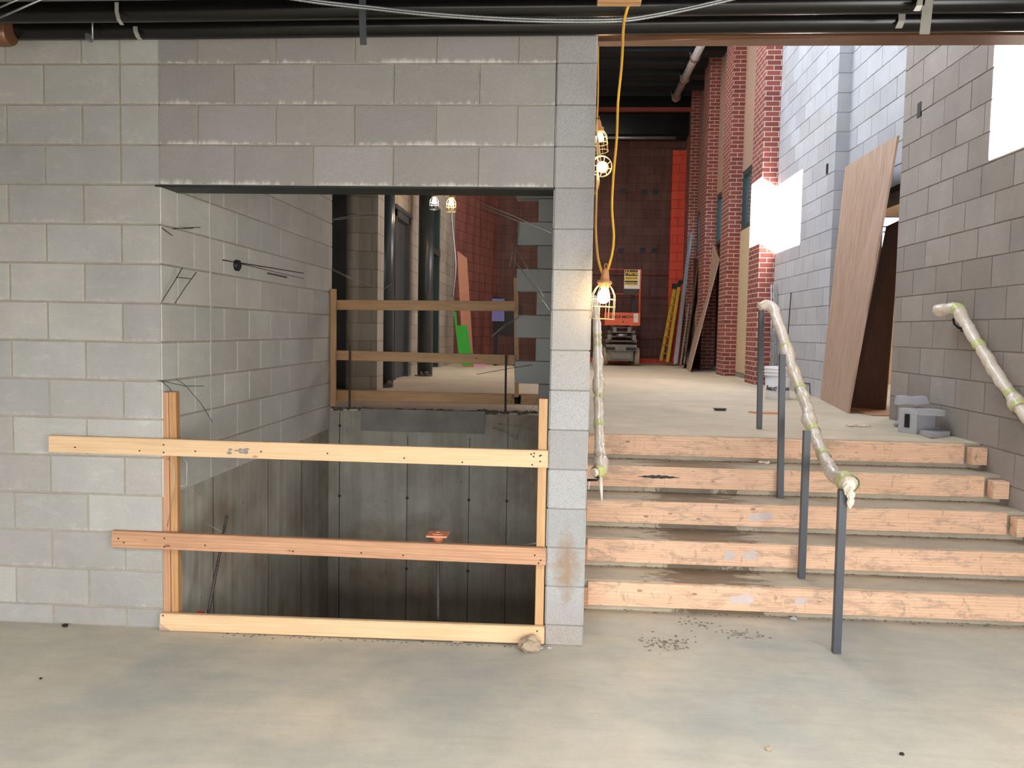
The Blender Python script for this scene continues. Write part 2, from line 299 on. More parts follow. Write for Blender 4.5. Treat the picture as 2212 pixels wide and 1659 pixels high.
# ------------------------------------------------------------------ geometry helpers
WM = {}
class MB:
    def __init__(s): s.v = []; s.f = []; s.c = []; s.sm = []
    def add(s, vs, fs, c=None, sm=False):
        k = len(s.v); s.v += [tuple(x) for x in vs]
        for f in fs: s.f.append(tuple(i+k for i in f)); s.c.append(c or (0, 0, 0, 1)); s.sm.append(sm)
        return s
    def hexa(s, p, c=None):
        return s.add(p, [(0, 3, 2, 1), (4, 5, 6, 7), (0, 1, 5, 4), (1, 2, 6, 5), (2, 3, 7, 6), (3, 0, 4, 7)], c)
    def box(s, a, b, c=None):
        (x0, y0, z0), (x1, y1, z1) = a, b
        return s.hexa([(x0, y0, z0), (x1, y0, z0), (x1, y1, z0), (x0, y1, z0), (x0, y0, z1), (x1, y0, z1), (x1, y1, z1), (x0, y1, z1)], c)
    def frame_box(s, O, U, W_, T_, u0, u1, w0, w1, t0, t1, ch=0.0, c=None):
        """box in a frame (O; U, W, T): the t1 face is chamfered by ch"""
        P = lambda u, w_, t: O+U*u+W_*w_+T_*t
        if ch:
            p = [P(u0, w0, t0), P(u1, w0, t0), P(u1, w1, t0), P(u0, w1, t0), P(u0, w0, t1-ch), P(u1, w0, t1-ch), P(u1, w1, t1-ch), P(u0, w1, t1-ch),
                 P(u0+ch, w0+ch, t1), P(u1-ch, w0+ch, t1), P(u1-ch, w1-ch, t1), P(u0+ch, w1-ch, t1)]
            return s.add(p, [(0, 1, 5, 4), (1, 2, 6, 5), (2, 3, 7, 6), (3, 0, 4, 7), (4, 5, 9, 8), (5, 6, 10, 9), (6, 7, 11, 10), (7, 4, 8, 11), (8, 9, 10, 11)], c)
        return s.hexa([P(u0, w0, t0), P(u1, w0, t0), P(u1, w1, t0), P(u0, w1, t0), P(u0, w0, t1), P(u1, w0, t1), P(u1, w1, t1), P(u0, w1, t1)], c)
    def tube(s, pts, r, n=10, rough=0.0, cap=True, rf=None, closed=False, fr=14.0):
        pts = [V(p) for p in pts]; L = len(pts); prev = None; k = len(s.v); ring = []
        for i, p in enumerate(pts):
            if closed: t = pts[(i+1) % L]-pts[i-1]
            else: t = pts[min(i+1, L-1)]-pts[max(i-1, 0)]
            t.normalize()
            if prev is None:
                a = V((0, 0, 1)) if abs(t.z) < .9 else V((1, 0, 0)); u = t.cross(a).normalized()
            else: u = (prev-t*prev.dot(t)).normalized()
            prev = u; v = t.cross(u); rr = r if rf is None else rf(i/(L-1))
            for j in range(n):
                a = 2*math.pi*j/n; d = u*math.cos(a)+v*math.sin(a); q = rr
                if rough: q = rr*(1+rough*noise.noise((p+d*rr)*fr)+rough*.5*noise.noise((p+d*rr)*fr*3))
                s.v.append(tuple(p+d*q))
        m_ = L if closed else L-1
        for i in range(m_):
            for j in range(n):
                a, b = k+i*n+j, k+i*n+(j+1) % n; c, d = k+((i+1) % L)*n+(j+1) % n, k+((i+1) % L)*n+j
                s.f.append((a, b, c, d)); s.c.append((0, 0, 0, 1)); s.sm.append(True)
        if cap and not closed:
            s.f.append(tuple(k+j for j in reversed(range(n)))); s.f.append(tuple(k+(L-1)*n+j for j in range(n))); s.c += [(0, 0, 0, 1)]*2; s.sm += [False]*2
        return s
    def lathe(s, c, prof, n=24, axis=V((0, 0, 1)), sm=True):
        axis = V(axis).normalized(); a = V((0, 0, 1)) if abs(axis.z) < .9 else V((1, 0, 0)); u = axis.cross(a).normalized(); v = axis.cross(u); k = len(s.v); c = V(c)
        for r, h in prof:
            for j in range(n):
                t = 2*math.pi*j/n; s.v.append(tuple(c+axis*h+(u*math.cos(t)+v*math.sin(t))*r))
        for i in range(len(prof)-1):
            for j in range(n):
                s.f.append((k+i*n+j, k+i*n+(j+1) % n, k+(i+1)*n+(j+1) % n, k+(i+1)*n+j)); s.c.append((0, 0, 0, 1)); s.sm.append(sm)
        s.f.append(tuple(k+j for j in reversed(range(n)))); s.f.append(tuple(k+(len(prof)-1)*n+j for j in range(n))); s.c += [(0, 0, 0, 1)]*2; s.sm += [False]*2
        return s
    def prism(s, poly, d, c=None):
        """closed outline (3-D points, planar) extruded by vector d"""
        n = len(poly); p = [V(x) for x in poly]; d = V(d)
        return s.add(p+[x+d for x in p], [tuple(reversed(range(n))), tuple(range(n, 2*n))]+[(i, (i+1) % n, n+(i+1) % n, n+i) for i in range(n)], c)
    def lump(s, c, r, seed=0, sub=2, amp=.25, fr=2.2):
        bm = bmesh.new(); bmesh.ops.create_icosphere(bm, subdivisions=sub, radius=1)
        c = V(c); vs = []
        for v in bm.verts:
            q = 1+amp*noise.noise(v.co*fr+V((seed*3.1, seed, 0)))*1.6
            vs.append(c+V((v.co.x*r[0]*q, v.co.y*r[1]*q, v.co.z*r[2]*q)))
        fs = [tuple(v.index for v in f.verts) for f in bm.faces]; bm.free()
        return s.add(vs, fs)
    def build(s, name, mat, parent=None, M=None, fix=True):
        me = bpy.data.meshes.new(name); me.from_pydata(s.v, [], s.f)
        ca = me.color_attributes.new('bc', 'FLOAT_COLOR', 'CORNER'); i = 0
        for f, c in zip(me.polygons, s.c):
            for _ in f.vertices: ca.data[i].color = c; i += 1
        for f, q in zip(me.polygons, s.sm): f.use_smooth = q
        if fix:
            bm = bmesh.new(); bm.from_mesh(me); bmesh.ops.recalc_face_normals(bm, faces=bm.faces); bm.to_mesh(me); bm.free()
        me.materials.append(mat if not isinstance(mat, str) else G[mat])
        o = bpy.data.objects.new(name, me); COL.objects.link(o); place(o, M or Matrix(), parent); return o
def place(o, M, parent=None):
    WM[o] = M
    if parent is not None:
        o.parent = parent; o.matrix_parent_inverse = Matrix(); o.matrix_basis = WM[parent].inverted() @ M
    else: o.matrix_basis = M
def tag(o, label=None, cat=None, group=None, kind=None):
    for k, v in (('label', label), ('category', cat), ('group', group), ('kind', kind)):
        if v: o[k] = v
    return o
def root(name, loc, label, cat, group=None):
    o = bpy.data.objects.new(name, None); COL.objects.link(o); o.empty_display_size = .1
    place(o, Matrix.Translation(V(loc))); return tag(o, label, cat, group)
def struct(mb, name, mat, parent=None):
    o = mb.build(name, mat, parent)
    if parent is None: o['kind'] = 'structure'
    return o
def board(name, p0, p1, wdir, w_, t, mat, parent=None, bev=.003, anchor=(0, 0)):
    """timber from p0 to p1; wdir = across-face direction; w width, t thickness; mesh local X = grain"""
    p0, p1 = V(p0), V(p1); X = (p1-p0); L = X.length; X.normalize(); Y = V(wdir); Y = (Y-X*Y.dot(X)).normalized(); Z = X.cross(Y)
    bm = bmesh.new(); bmesh.ops.create_cube(bm, size=1)
    for v in bm.verts: v.co = V(((v.co.x+.5)*L, v.co.y*w_+anchor[0], v.co.z*t+anchor[1]))
    if bev: bmesh.ops.bevel(bm, geom=bm.edges[:], offset=bev, segments=1, affect='EDGES')
    me = bpy.data.meshes.new(name); bm.to_mesh(me); bm.free(); me.materials.append(G[mat])
    o = bpy.data.objects.new(name, me); COL.objects.link(o)
    M = Matrix((X, Y, Z)).transposed().to_4x4(); M.translation = p0
    place(o, M, parent); return o
def sheet(name, quad, t, mat, parent=None, grain=None):
    """panel with 4 corners (bottom-left, bottom-right, top-right, top-left) and thickness t; local X = up the sheet"""
    q = [V(x) for x in quad]; X = ((q[3]-q[0])+(q[2]-q[1])).normalized(); n_ = X.cross(q[1]-q[0]).normalized(); Y = n_.cross(X)
    M = Matrix((X, Y, n_)).transposed().to_4x4(); M.translation = q[0]; I = M.inverted(); l = [I @ x for x in q]
    b = MB(); b.hexa([x+V((0, 0, -t/2)) for x in l]+[x+V((0, 0, t/2)) for x in l])
    return b.build(name, mat, parent, M)
def text(name, s, size, M, mat, parent, depth=.0008, shear=0.0, sx=1.0, bold=0.0):
    c = bpy.data.curves.new(name, 'FONT'); c.body = s; c.size = size; c.align_x = 'CENTER'; c.align_y = 'CENTER'; c.extrude = depth; c.shear = shear; c.offset = bold; c.resolution_u = 3
    o = bpy.data.objects.new(name, c); COL.objects.link(o)
    dg = bpy.context.evaluated_depsgraph_get(); me = bpy.data.meshes.new_from_object(o.evaluated_get(dg)); bpy.data.objects.remove(o)
    me.materials.clear(); me.materials.append(G[mat])
    for v in me.vertices: v.co.x *= sx
    o = bpy.data.objects.new(name, me); COL.objects.link(o); place(o, M, parent); return o
def FM(o, x, y):
    """frame with local X=x, Y=y at point o"""
    x = V(x).normalized(); y = V(y); y = (y-x*y.dot(x)).normalized(); z = x.cross(y)
    M = Matrix((x, y, z)).transposed().to_4x4(); M.translation = V(o); return M
def rc(dark=0.0, base=None):
    a = random.random() if base is None else base
    if random.random() < dark: a = -2.2
    return (a, 1, random.random(), 1)
def blocks(mb, O, U, T_, rows, u0, u1, relief=.006, gap=.005, dark=0.0, ch=.0025, keep=None):
    """courses of blocks over a mortar backing; rows = [(z0, z1, [joint u ...])]"""
    O, U, T_ = V(O), V(U), V(T_); W_ = V((0, 0, 1))
    for z0, z1, js in rows:
        e = [u0]+[j for j in sorted(js) if u0+.02 < j < u1-.02]+[u1]
        for a, b in zip(e, e[1:]):
            if keep and not keep((a+b)/2, (z0+z1)/2): continue
            ga = 0 if a == u0 else gap; gb = 0 if b == u1 else gap
            j = random.uniform(-.0012, .0012)
            mb.frame_box(O, U, W_, T_, a+ga, b-gb, z0+gap, z1-gap, -.001, relief+j, ch, rc(dark))
MORT = (0, 0, .5, 1)
def course(phase, period, lo, hi):
    k = math.floor((lo-phase)/period); out = []
    while phase+k*period < hi: out.append(phase+k*period); k += 1
    return out

# ------------------------------------------------------------------ the shell
H = .89; Z = lambda n: .107+(14-n)*.2032
b = MB(); b.box((-6, -8.4, -.15), (7.5, .02, 0)); b.box((-6, .02, -.15), (-.0, 1, 0)); b.box((2.05, .02, -.15), (7.5, 1.9, 0)); b.box((0, .02, -.15), (2.05, .14, -.06)); struct(b, 'floor', 'floor')
# front wall, left part
b = MB(); b.box((-5, .0, 0), (0, .19, 3.9), MORT)
rows = []
for n in range(-4, 15):
    j = course(-.2032 if n % 2 == 0 else -.4064, .4064, -5, 0)
    if n < 3: j = sorted(set([round(x, 4) for x in j]+[-.2032])) if n % 2 else j
    rows.append((max(0, Z(n+1)) if n < 14 else 0, Z(n), j))
blocks(b, (0, 0, 0), (1, 0, 0), (0, -1, 0), rows, -5, -.001)
struct(b, 'wall_front_left', 'block')
# lintel over the opening
b = MB(); b.box((.006, 0, Z(3)), (2.034, .19, 3.9), MORT); rows = []
for n in range(-4, 3):
    j = [.397, .807, 1.22, 1.652] if n % 2 == 0 else [.205, .614, 1.02, 1.435, 1.845]
    rows.append((Z(n+1), Z(n), j))
blocks(b, (0, 0, 0), (1, 0, 0), (0, -1, 0), rows, .006, 2.034, gap=.004)
struct(b, 'wall_front_lintel', 'lintel')
b = MB(); b.box((-.02, .0, Z(3)-.012), (2.04, .19, Z(3))); b.box((-.02, -.006, Z(3)-.012), (2.04, .004, Z(3)-.002)); struct(b, 'trim_1', 'lplate')
# block column = end of the wall between pit and stairs
b = MB(); b.box((2.042, 0, 0), (2.232, 3.29, 3.9), MORT)
rows = [(Z(n+1) if n < 14 else 0, Z(n), []) for n in range(-4, 15)]
blocks(b, (0, 0, 0), (1, 0, 0), (0, -1, 0), rows, 2.042, 2.232, gap=.0025)
rows2 = [(z0, z1, course(.19 if i % 2 else .39, .4064, 0, 3.29)) for i, (z0, z1, _) in enumerate(rows)]
blocks(b, (2.232, 0, 0), (0, 1, 0), (1, 0, 0), rows2, 0, 3.29, gap=.004); blocks(b, (2.042, 0, 0), (0, 1, 0), (-1, 0, 0), rows2, 0, 3.29, gap=.004)
struct(b, 'wall_middle', 'column')
# inner wall of the pit, blocks above poured concrete
b = MB(); b.box((-.19, .19, .905), (0, 3.15, 3.9), MORT); rows = []
for n in range(-4, 12):
    rows.append((max(.905, Z(n+1)), Z(n), course(.18 if n % 2 else .383, .4064, 0, 3.15)))
blocks(b, (0, 0, 0), (0, 1, 0), (1, 0, 0), rows, .0, 3.15)
struct(b, 'wall_pit_left', 'pblock')
b = MB(); b.box((.005, .592, .93), (.0085, .604, 2.9)); struct(b, 'trim_2', 'effl')
b = MB(); b.box((-.19, .02, -2.3), (.002, 3.3, .905)); b.box((-.19, 3.08, -2.3), (2.05, 3.3, .872)); b.box((2.04, .02, -2.3), (2.23, 3.3, .0)); b.box((-.19, -.2, -2.3), (2.23, .14, -.15))
struct(b, 'wall_pit', 'pit')
b = MB()
for x_ in (.10, .72, 1.28, 1.62): b.box((x_, 3.072, -2.2), (x_+.005, 3.085, .66 if .3 < x_ < 1.4 else .86))
for y_ in (.62, 1.55, 2.3): b.box((-.003, y_, -2.2), (.0045, y_+.005, .88))
for x_, z_ in ((.10, .74), (.10, .1), (.72, .1), (1.28, .1), (.72, -.55), (1.28, -.55), (1.62, .1)): b.lathe((x_+.003, 3.08, z_), [(.014, 0), (.014, .003)], 12, (0, -1, 0))
struct(b, 'trim_12', 'seam')
b = MB(); b.box((-.1, 0, -2.4), (2.1, 3.2, -2.25)); struct(b, 'floor_pit', 'pit')
b = MB(); b.box((.297, 3.066, .70), (1.416, 3.09, .9)); struct(b, 'trim_3', 'patch')
# toothed stub wall at the back of the pit
b = MB(); rows = []
z0 = .89; tops = [1.154, 1.357, 1.561, 1.764, 1.967, 2.17, 2.374, 2.577, 2.78]
for i, z1 in enumerate(tops):
    full = i in (1, 3, 5, 7); x0 = 1.675 if full else (1.885 if i == 0 else 1.855)
    b.box((x0+.004, 3.105, z0+.002), (2.045, 3.29, z1-.002), MORT)
    blocks(b, (0, 3.105, 0), (1, 0, 0), (0, -1, 0), [(z0, z1, [] if full else [])], x0, 2.04, gap=.003)
    z0 = z1
b.box((1.66, 3.1, 2.785), (2.04, 3.29, 2.82), (.1, 1, 0, 1)); b.box((1.9, 3.1, 2.82), (2.04, 3.29, 3.9), (.1, 1, 0, 1))
struct(b, 'wall_toothed', 'dblock')
# upper floor and stairs
b = MB(); b.box((-3, 3.1, .6), (2.234, 17, H)); b.box((2.234, 1.80, .0), (9.5, 17, H)); struct(b, 'floor_upper', 'upper')
YS = [.55, .85, 1.15, 1.45, 1.75]; ZS = [.176, .352, .532, .712, .889]
b = MB()
for i in range(4): b.box((2.234, YS[i]+.036, -.02), (5.055, 1.80, ZS[i]-(.0 if i else 0)))
b.box((2.234, YS[4]+.036, 0), (5.055, 1.83, ZS[4]))
struct(b, 'floor_stair', 'tread')
# right walls
RZ = [.883+.2195*k for k in range(-5, 31)]
def rrows(ph): return [(RZ[i], RZ[i+1], course(ph+(.215 if i % 2 else 0), .43, -9, 20)) for i in range(len(RZ)-1)]
b = MB(); b.box((5.056, -8.4, -.1), (5.6, 3.42, 7.3), MORT); b.frame_box(V((0, 0, 0)), V((1, 0, 0)), V((0, 0, 1)), V((0, 1, 0)), 5.05, 5.6, -.1, 7.3, 3.41, 3.42, 0, (.5, 1, .5, 1))
blocks(b, (5.056, 0, 0), (0, 1, 0), (-1, 0, 0), rrows(2.19), -8.4, 3.42, dark=.07, gap=.004); struct(b, 'wall_right', 'rblock')
b = MB()
inop = lambda u, z: not (3.62 < u < 5.0 and z < 3.06)
b.box((5.306, 3.42, 3.06), (5.5, 5.7, 7.3), MORT); b.box((5.306, 5.0, H), (5.5, 5.7, 3.06), MORT); b.box((5.306, 3.42, H), (5.5, 3.62, 3.06), MORT)
blocks(b, (5.306, 0, 0), (0, 1, 0), (-1, 0, 0), rrows(3.62), 3.42, 5.6, dark=.03, gap=.004, keep=inop)
struct(b, 'wall_right_recess', 'bblock')
b = MB(); b.box((5.156, 5.6, .5), (5.5, 8.2, 7.3), MORT)
blocks(b, (5.156, 0, 0), (0, 1, 0), (-1, 0, 0), rrows(5.82), 5.6, 8.2, dark=.05, gap=.004)
blocks(b, (0, 5.6, 0), (1, 0, 0), (0, -1, 0), [(RZ[i], RZ[i+1], []) for i in range(4, len(RZ)-1)], 5.15, 5.306, gap=.003)
struct(b, 'wall_right_far', 'bblock')
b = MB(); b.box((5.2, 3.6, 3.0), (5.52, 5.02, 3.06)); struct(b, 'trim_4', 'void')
# brick piers and bays
for i, y in enumerate((8.16, 10.59, 13.02, 15.45)):
    b = MB(); b.box((4.92, y, H), (5.35, y+.66, 7.3)); o = struct(b, 'wall_pier_%d' % (i+1), 'brick')
for i, (y0, y1) in enumerate(((8.82, 10.59), (11.25, 13.02), (13.68, 15.45))):
    b = MB(); b.box((5.14, y0, 4.45), (5.16, y1, 7.3)); struct(b, 'wall_bay_panel_%d' % (i+1), 'ply')
    b = MB(); b.box((5.14, y0, H), (5.3, y1, .97)); struct(b, 'trim_%d' % (5+i), 'patch')
    if i != 1:
        b = MB(); b.box((5.14, y0, .96), (5.16, y1, 3.43)); struct(b, 'wall_bay_lower_%d' % (i+1), 'palply')
    else:
        b = MB(); b.box((5.2, y0, .96), (5.22, y1, 3.43)); struct(b, 'wall_bay_lower_2', 'darkply')
    wr = bpy.data.objects.new('window_%d' % (i+1), None); COL.objects.link(wr); place(wr, Matrix.Translation(V((5.2, y0, 3.43)))); wr['kind'] = 'structure'
    b = MB()
    for a, c in (((5.15, y0, 3.43), (5.25, y1, 3.50)), ((5.15, y0, 4.38), (5.25, y1, 4.45)), ((5.15, y0, 3.5), (5.25, y0+.07, 4.38)), ((5.15, y1-.07, 3.5), (5.25, y1, 4.38)), ((5.15, (y0+y1)/2-.04, 3.5), (5.25, (y0+y1)/2+.04, 4.38))): b.box(a, c)
    b.build('frame', 'frame', wr)
    b = MB(); b.box((5.195, y0+.06, 3.49), (5.2, y1-.06, 4.39)); b.build('pane', 'glass', wr)
# far wall, corridor left wall
b = MB(); b.box((-1, 16.2, .5), (6, 16.4, 7.3)); struct(b, 'wall_back', 'farwall')
b = MB(); b.box((4.60, 16.02, H), (4.94, 16.2, 6.0)); struct(b, 'trim_8', 'orange')
b = MB(); b.box((1.8, 16.0, H), (4.9, 16.2, 1.0)); struct(b, 'trim_9', 'orange')
b = MB(); b.prism([(-.5, 13.6, .5), (-.30, 13.6, .5), (.42, 16.2, .5), (.2, 16.2, .5)], (0, 0, 6.8)); struct(b, 'wall_left_far', 'redwall')
b = MB()
def wl(y0, y1, z0, z1, x=-.30): b.box((-.6, y0, z0), (x, y1, z1))
wl(6.0, 7.35, .5, 3.85, -.33); wl(8.45, 9.2, .5, 3.85); wl(7.35, 8.45, 3.3, 3.85, -.33)
for a, c in ((9.2, 9.95), (10.4, 11.6)): wl(a, c, 3.9, 7.3)
wl(9.95, 10.4, .5, 7.3); wl(11.6, 13.6, .5, 7.3); struct(b, 'wall_left', 'leftwall')
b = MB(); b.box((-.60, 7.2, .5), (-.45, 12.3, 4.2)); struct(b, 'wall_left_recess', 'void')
b = MB(); b.box((-.47, 9.95, .5), (-.30, 10.4, .6)); 
for (y0, y1, zz) in ((9.2, 9.95, 2.95), (10.4, 11.6, 3.0)):
    b.box((-.42, y0, zz), (-.30, y1, zz+.12)); b.box((-.42, y0, .9), (-.32, y0+.05, 3.9)); b.box((-.42, y1-.05, .9), (-.32, y1, 3.9))
struct(b, 'trim_10', 'frame')
# rounded pilaster behind the rear guard rail, and the dark panel beside it
b = MB(); b.box((-.46, 5.42, H), (-.1, 5.75, 3.9)); struct(b, 'wall_pilaster', 'leftwall')
b = MB(); b.tube([(-.40, 5.42, H), (-.40, 5.42, 3.9)], .075, 18); struct(b, 'trim_11', 'leftwall')
b = MB(); b.box((-1.2, 5.5, H), (-.44, 5.6, 3.9)); b.box((-.50, 5.40, H), (-.47, 5.5, 3.9)); struct(b, 'wall_dark_panel', 'doorsteel')
# hollow metal door frame in the corridor
dr = bpy.data.objects.new('door_1', None); COL.objects.link(dr); place(dr, Matrix.Translation(V((-.33, 7.9, H)))); dr['kind'] = 'structure'
b = MB(); b.box((-.36, 7.35, H), (-.29, 7.45, 3.3)); b.box((-.36, 8.35, H), (-.29, 8.45, 3.3)); b.box((-.36, 7.35, 3.2), (-.29, 8.45, 3.3)); b.box((-.34, 7.30, 3.3), (-.27, 8.5, 3.36)); b.build('door_frame', 'doorsteel', dr)
b = MB(); b.box((-.40, 7.45, H), (-.36, 8.35, 3.2)); b.build('door_leaf', 'doorsteel', dr)
# ceilings and the unseen enclosure
b = MB(); b.box((-6, -8.4, 3.7), (7.5, -.02, 3.8))
for k in range(40): b.box((-6+k*.33, -8.4, 3.64), (-5.85+k*.33, -.02, 3.7))
b.box((-6, -4.9, 1.7), (5.05, -4.7, 3.64)); b.box((-6, -2.5, 2.64), (1.9, -1.98, 3.64)); b.box((1.9, -2.5, 2.8), (5.05, -1.98, 3.64)); struct(b, 'ceiling', 'deck')  # dropped bulkheads added out of view to shade the upper front wall
b = MB(); b.box((-3, .15, 3.8), (2.12, 9, 3.9)); struct(b, 'ceiling_low', 'deck')
b = MB(); b.box((2.08, .1, 7.25), (6, 9, 7.4)); b.box((-3, 9, 7.25), (6, 16.4, 7.4))
for k in range(22): b.box((2.08 if .66+k*.76 < 9.3 else -3, .3+k*.76, 7.14), (6, .66+k*.76, 7.25))
struct(b, 'ceiling_high', 'deckdark')
b = MB(); b.box((2.05, .12, 3.35), (5.1, .3, 7.3)); struct(b, 'wall_front_upper', 'block')
WX0, WX1 = 2.08, 2.2
b = MB()
def cw(y0, y1, z0, z1): b.box((WX0, y0, z0), (WX1, y1, z1))
WA = (.34, 1.02, 4.60, 5.62); WB = (5.98, 8.2, 4.60, 5.62)
cw(.3, 16.2, 5.62, 7.3); cw(.3, 9, 3.9, 4.6); cw(.3, WA[0], 4.6, 5.62); cw(WA[1], WB[0], 4.6, 5.62); cw(WB[1], 9.0, 4.6, 5.62)
struct(b, 'wall_clerestory', 'block')
b = MB(); b.box((-3, 9, 3.9), (2.2, 9.15, 7.3)); b.box((-.9, 9.1, .5), (-.62, 16.3, 7.3)); b.box((-3, 3.3, .5), (-2.9, 9, 3.9)); b.box((-3, 5.7, .5), (-.5, 5.8, 3.9)); b.box((-3, 3.08, .5), (-.15, 3.3, 3.9)); b.box((-3, .1, .0), (-2.9, 3.3, 3.9)); struct(b, 'wall_outer', 'leftwall')
b = MB(); b.box((5.2, -8.4, -.1), (5.6, -8.2, 3.8)); b.box((-6.1, -8.4, -.1), (-6, .2, 3.9)); b.box((-6, -8.5, -.1), (-1.5, -8.4, 3.9)); b.box((-1.5, -8.5, 2.6), (5.6, -8.4, 3.9)); b.box((-1.5, -8.5, -.1), (5.6, -8.4, .3)); struct(b, 'wall_rear', 'rblock')
# side room through the doorway
b = MB(); b.box((5.5, 9.0, H), (6.95, 9.1, 4.6)); b.box((7.4, 9.0, H), (9.5, 9.1, 4.6)); b.box((6.95, 9.0, H), (7.4, 9.1, 2.75)); b.box((6.95, 9.0, 3.5), (7.4, 9.1, 4.6)); b.box((9.5, 3.3, H), (9.6, 9.1, 4.6)); struct(b, 'wall_side_room', 'tan')
b = MB(); b.box((5.5, 3.3, 4.6), (9.6, 9.1, 4.7)); b.box((5.5, 8.0, 3.62), (9.5, 8.3, 3.85)); struct(b, 'ceiling_side_room', 'deck')
b = MB(); b.box((5.5, 3.3, H), (9.6, 3.4, 4.6)); struct(b, 'wall_side_room_front', 'tan')
wr = bpy.data.objects.new('window_4', None); COL.objects.link(wr); place(wr, Matrix.Translation(V((7.17, 9.05, 2.75)))); wr['kind'] = 'structure'
b = MB()
for z_ in (2.75, 3.24, 3.32, 3.47): b.box((6.95, 8.98, z_), (7.4, 9.02, z_+.02))
b.box((6.95, 8.98, 2.75), (6.97, 9.02, 3.5)); b.box((7.38, 8.98, 2.75), (7.4, 9.02, 3.5)); b.build('frame', 'galv', wr)
b = MB(); b.tube([(6.0, 8.5, 2.19), (8.8, 8.5, 2.19)], .03); tag(b.build('grab_bar', 'darkmetal'), 'dark horizontal bar seen through the doorway across the side room', 'bar')
b = MB(); b.tube([(6.7, 8.4, 3.88), (7.6, 8.4, 4.25)], .012, 6); b.tube([(6.5, 8.4, 3.88), (8.5, 8.4, 3.88)], .012, 6); tag(b.build('ceiling_wire', 'white'), 'thin white ceiling wires crossing above the side room window', 'wire')
#PART2
# ------------------------------------------------------------------ front guard rail
def nails(parent, pts, n=(0, -1, 0), r=.0045):
    for p in pts:
        b = MB(); p = V(p); b.lathe(p, [(r, 0), (r, .0012)], 8, V(n)); b.build('nail', 'nail', parent)
def single(name, p0, p1, wdir, w_, t, mat, label, cat, group=None, bev=.003, anchor=(0, 0)):
    o = board(name, p0, p1, wdir, w_, t, mat, None, bev, anchor); return tag(o, label, cat, group)
o = root('guard_post', (.03, .02, 0), 'tall stained timber post at the left jamb of the front guard rail', 'post')
board('plank', (.014, .024, .0), (.010, .024, 1.268), (1, 0, 0), .046, .036, 'fir', o); board('plank', (.060, .03, .0), (.055, .03, 1.27), (1, 0, 0), .040, .045, 'old', o)
single('guard_post', (2.008, .045, 0), (2.006, .045, 1.28), (0, 1, 0), .089, .045, 'rearfir', 'narrow timber post beside the block column at the right end of the front guard rail', 'post', anchor=(0, 0))
tb = single('guard_rail', (-.597, -.022, .983), (2.036, -.022, .975), (0, 0, 1), .088, .034, 'pine', 'pale top rail across the open pit, overlapping the block wall on the left', 'rail')
mb_ = single('guard_rail', (-.261, -.022, .485), (2.037, -.022, .472), (0, 0, 1), .089, .036, 'fir', 'reddish brown middle rail across the open pit', 'rail')
bb = single('toe_board', (-.003, -.024, .047), (2.037, -.024, .060), (0, 0, 1), .092, .036, 'pine', 'pale toe board lying on the slab along the edge of the open pit', 'board', bev=.006)
nails(tb, [(.03, -.0395, .995), (.03, -.0395, .955)]+[(1.97+random.uniform(-.03, .05), -.0395, .975+random.uniform(-.03, .03)) for _ in range(7)]+[(x, -.0395, .975+random.uniform(-.03, .025)) for x in (-.45, -.1, .2, .55, .9, 1.3, 1.6)])
nails(mb_, [(-.22, -.0405, .49), (-.19, -.0405, .47), (.03, -.0405, .5), (.03, -.0405, .455), (.25, -.0405, .47), (.72, -.0405, .455), (1.08, -.0405, .46), (1.3, -.0405, .455), (1.98, -.0405, .48), (2.01, -.0405, .455), (2.0, -.0405, .44)])
nails(bb, [(.02, -.0425, .085), (2.0, -.0425, .085)])
b = MB(); b.prism([(.0, -.0427, .004), (.06, -.0427, .004), (.0, -.0427, .045)], (0, -.0006, 0)); b.build('dark_corner', 'ply', bb)
b = MB()
for i in range(14): b.lump((.43+random.uniform(-.05, .05), -.0394, .975+random.uniform(-.014, .014)), (random.uniform(.006, .018), .0008, random.uniform(.004, .009)), i, 1)
b.build('mortar_smear', 'patch', tb)
# rear guard rail on the far edge of the pit
single('guard_post', (.034, 3.10, .912), (.034, 3.10, 1.965), (1, 0, 0), .05, .035, 'rearfir', 'timber post at the left end of the rear guard rail against the block wall', 'post', anchor=(0, 0))
single('guard_post', (1.685, 3.28, 1.02), (1.655, 3.28, 2.10), (0, 1, 0), .07, .035, 'rearfir', 'thin timber post at the right end of the rear guard rail beside the toothed blocks', 'post')
single('guard_rail', (-.01, 3.215, 1.827), (1.66, 3.215, 1.843), (0, 0, 1), .09, .036, 'rearfir', 'topmost of the three timber rails on the far side of the pit', 'rail', 'rear rails')
single('guard_rail', (-.01, 3.215, 1.37), (1.665, 3.215, 1.36), (0, 0, 1), .088, .036, 'rearfir', 'middle of the three timber rails on the far side of the pit', 'rail', 'rear rails')
lr = single('guard_rail', (.0, 3.35, .99), (1.88, 3.35, .995), (0, 0, 1), .1, .036, 'rearfir', 'lowest of the three timber rails, set on the slab edge behind the pit', 'rail', 'rear rails')
b = MB()
for i in range(26): b.box((1.62+random.uniform(0, .085), 3.3305, .95+random.uniform(0, .075)), (1.62+random.uniform(.09, .1), 3.3315, .95+random.uniform(.078, .085))) if i < 3 else b.box(*(lambda x, z: ((x, 3.330, z), (x+random.uniform(.006, .02), 3.3315, z+random.uniform(.004, .01))))(1.62+random.uniform(0, .09), .955+random.uniform(0, .075)))
b.build('grade_stamp', 'nail', lr)
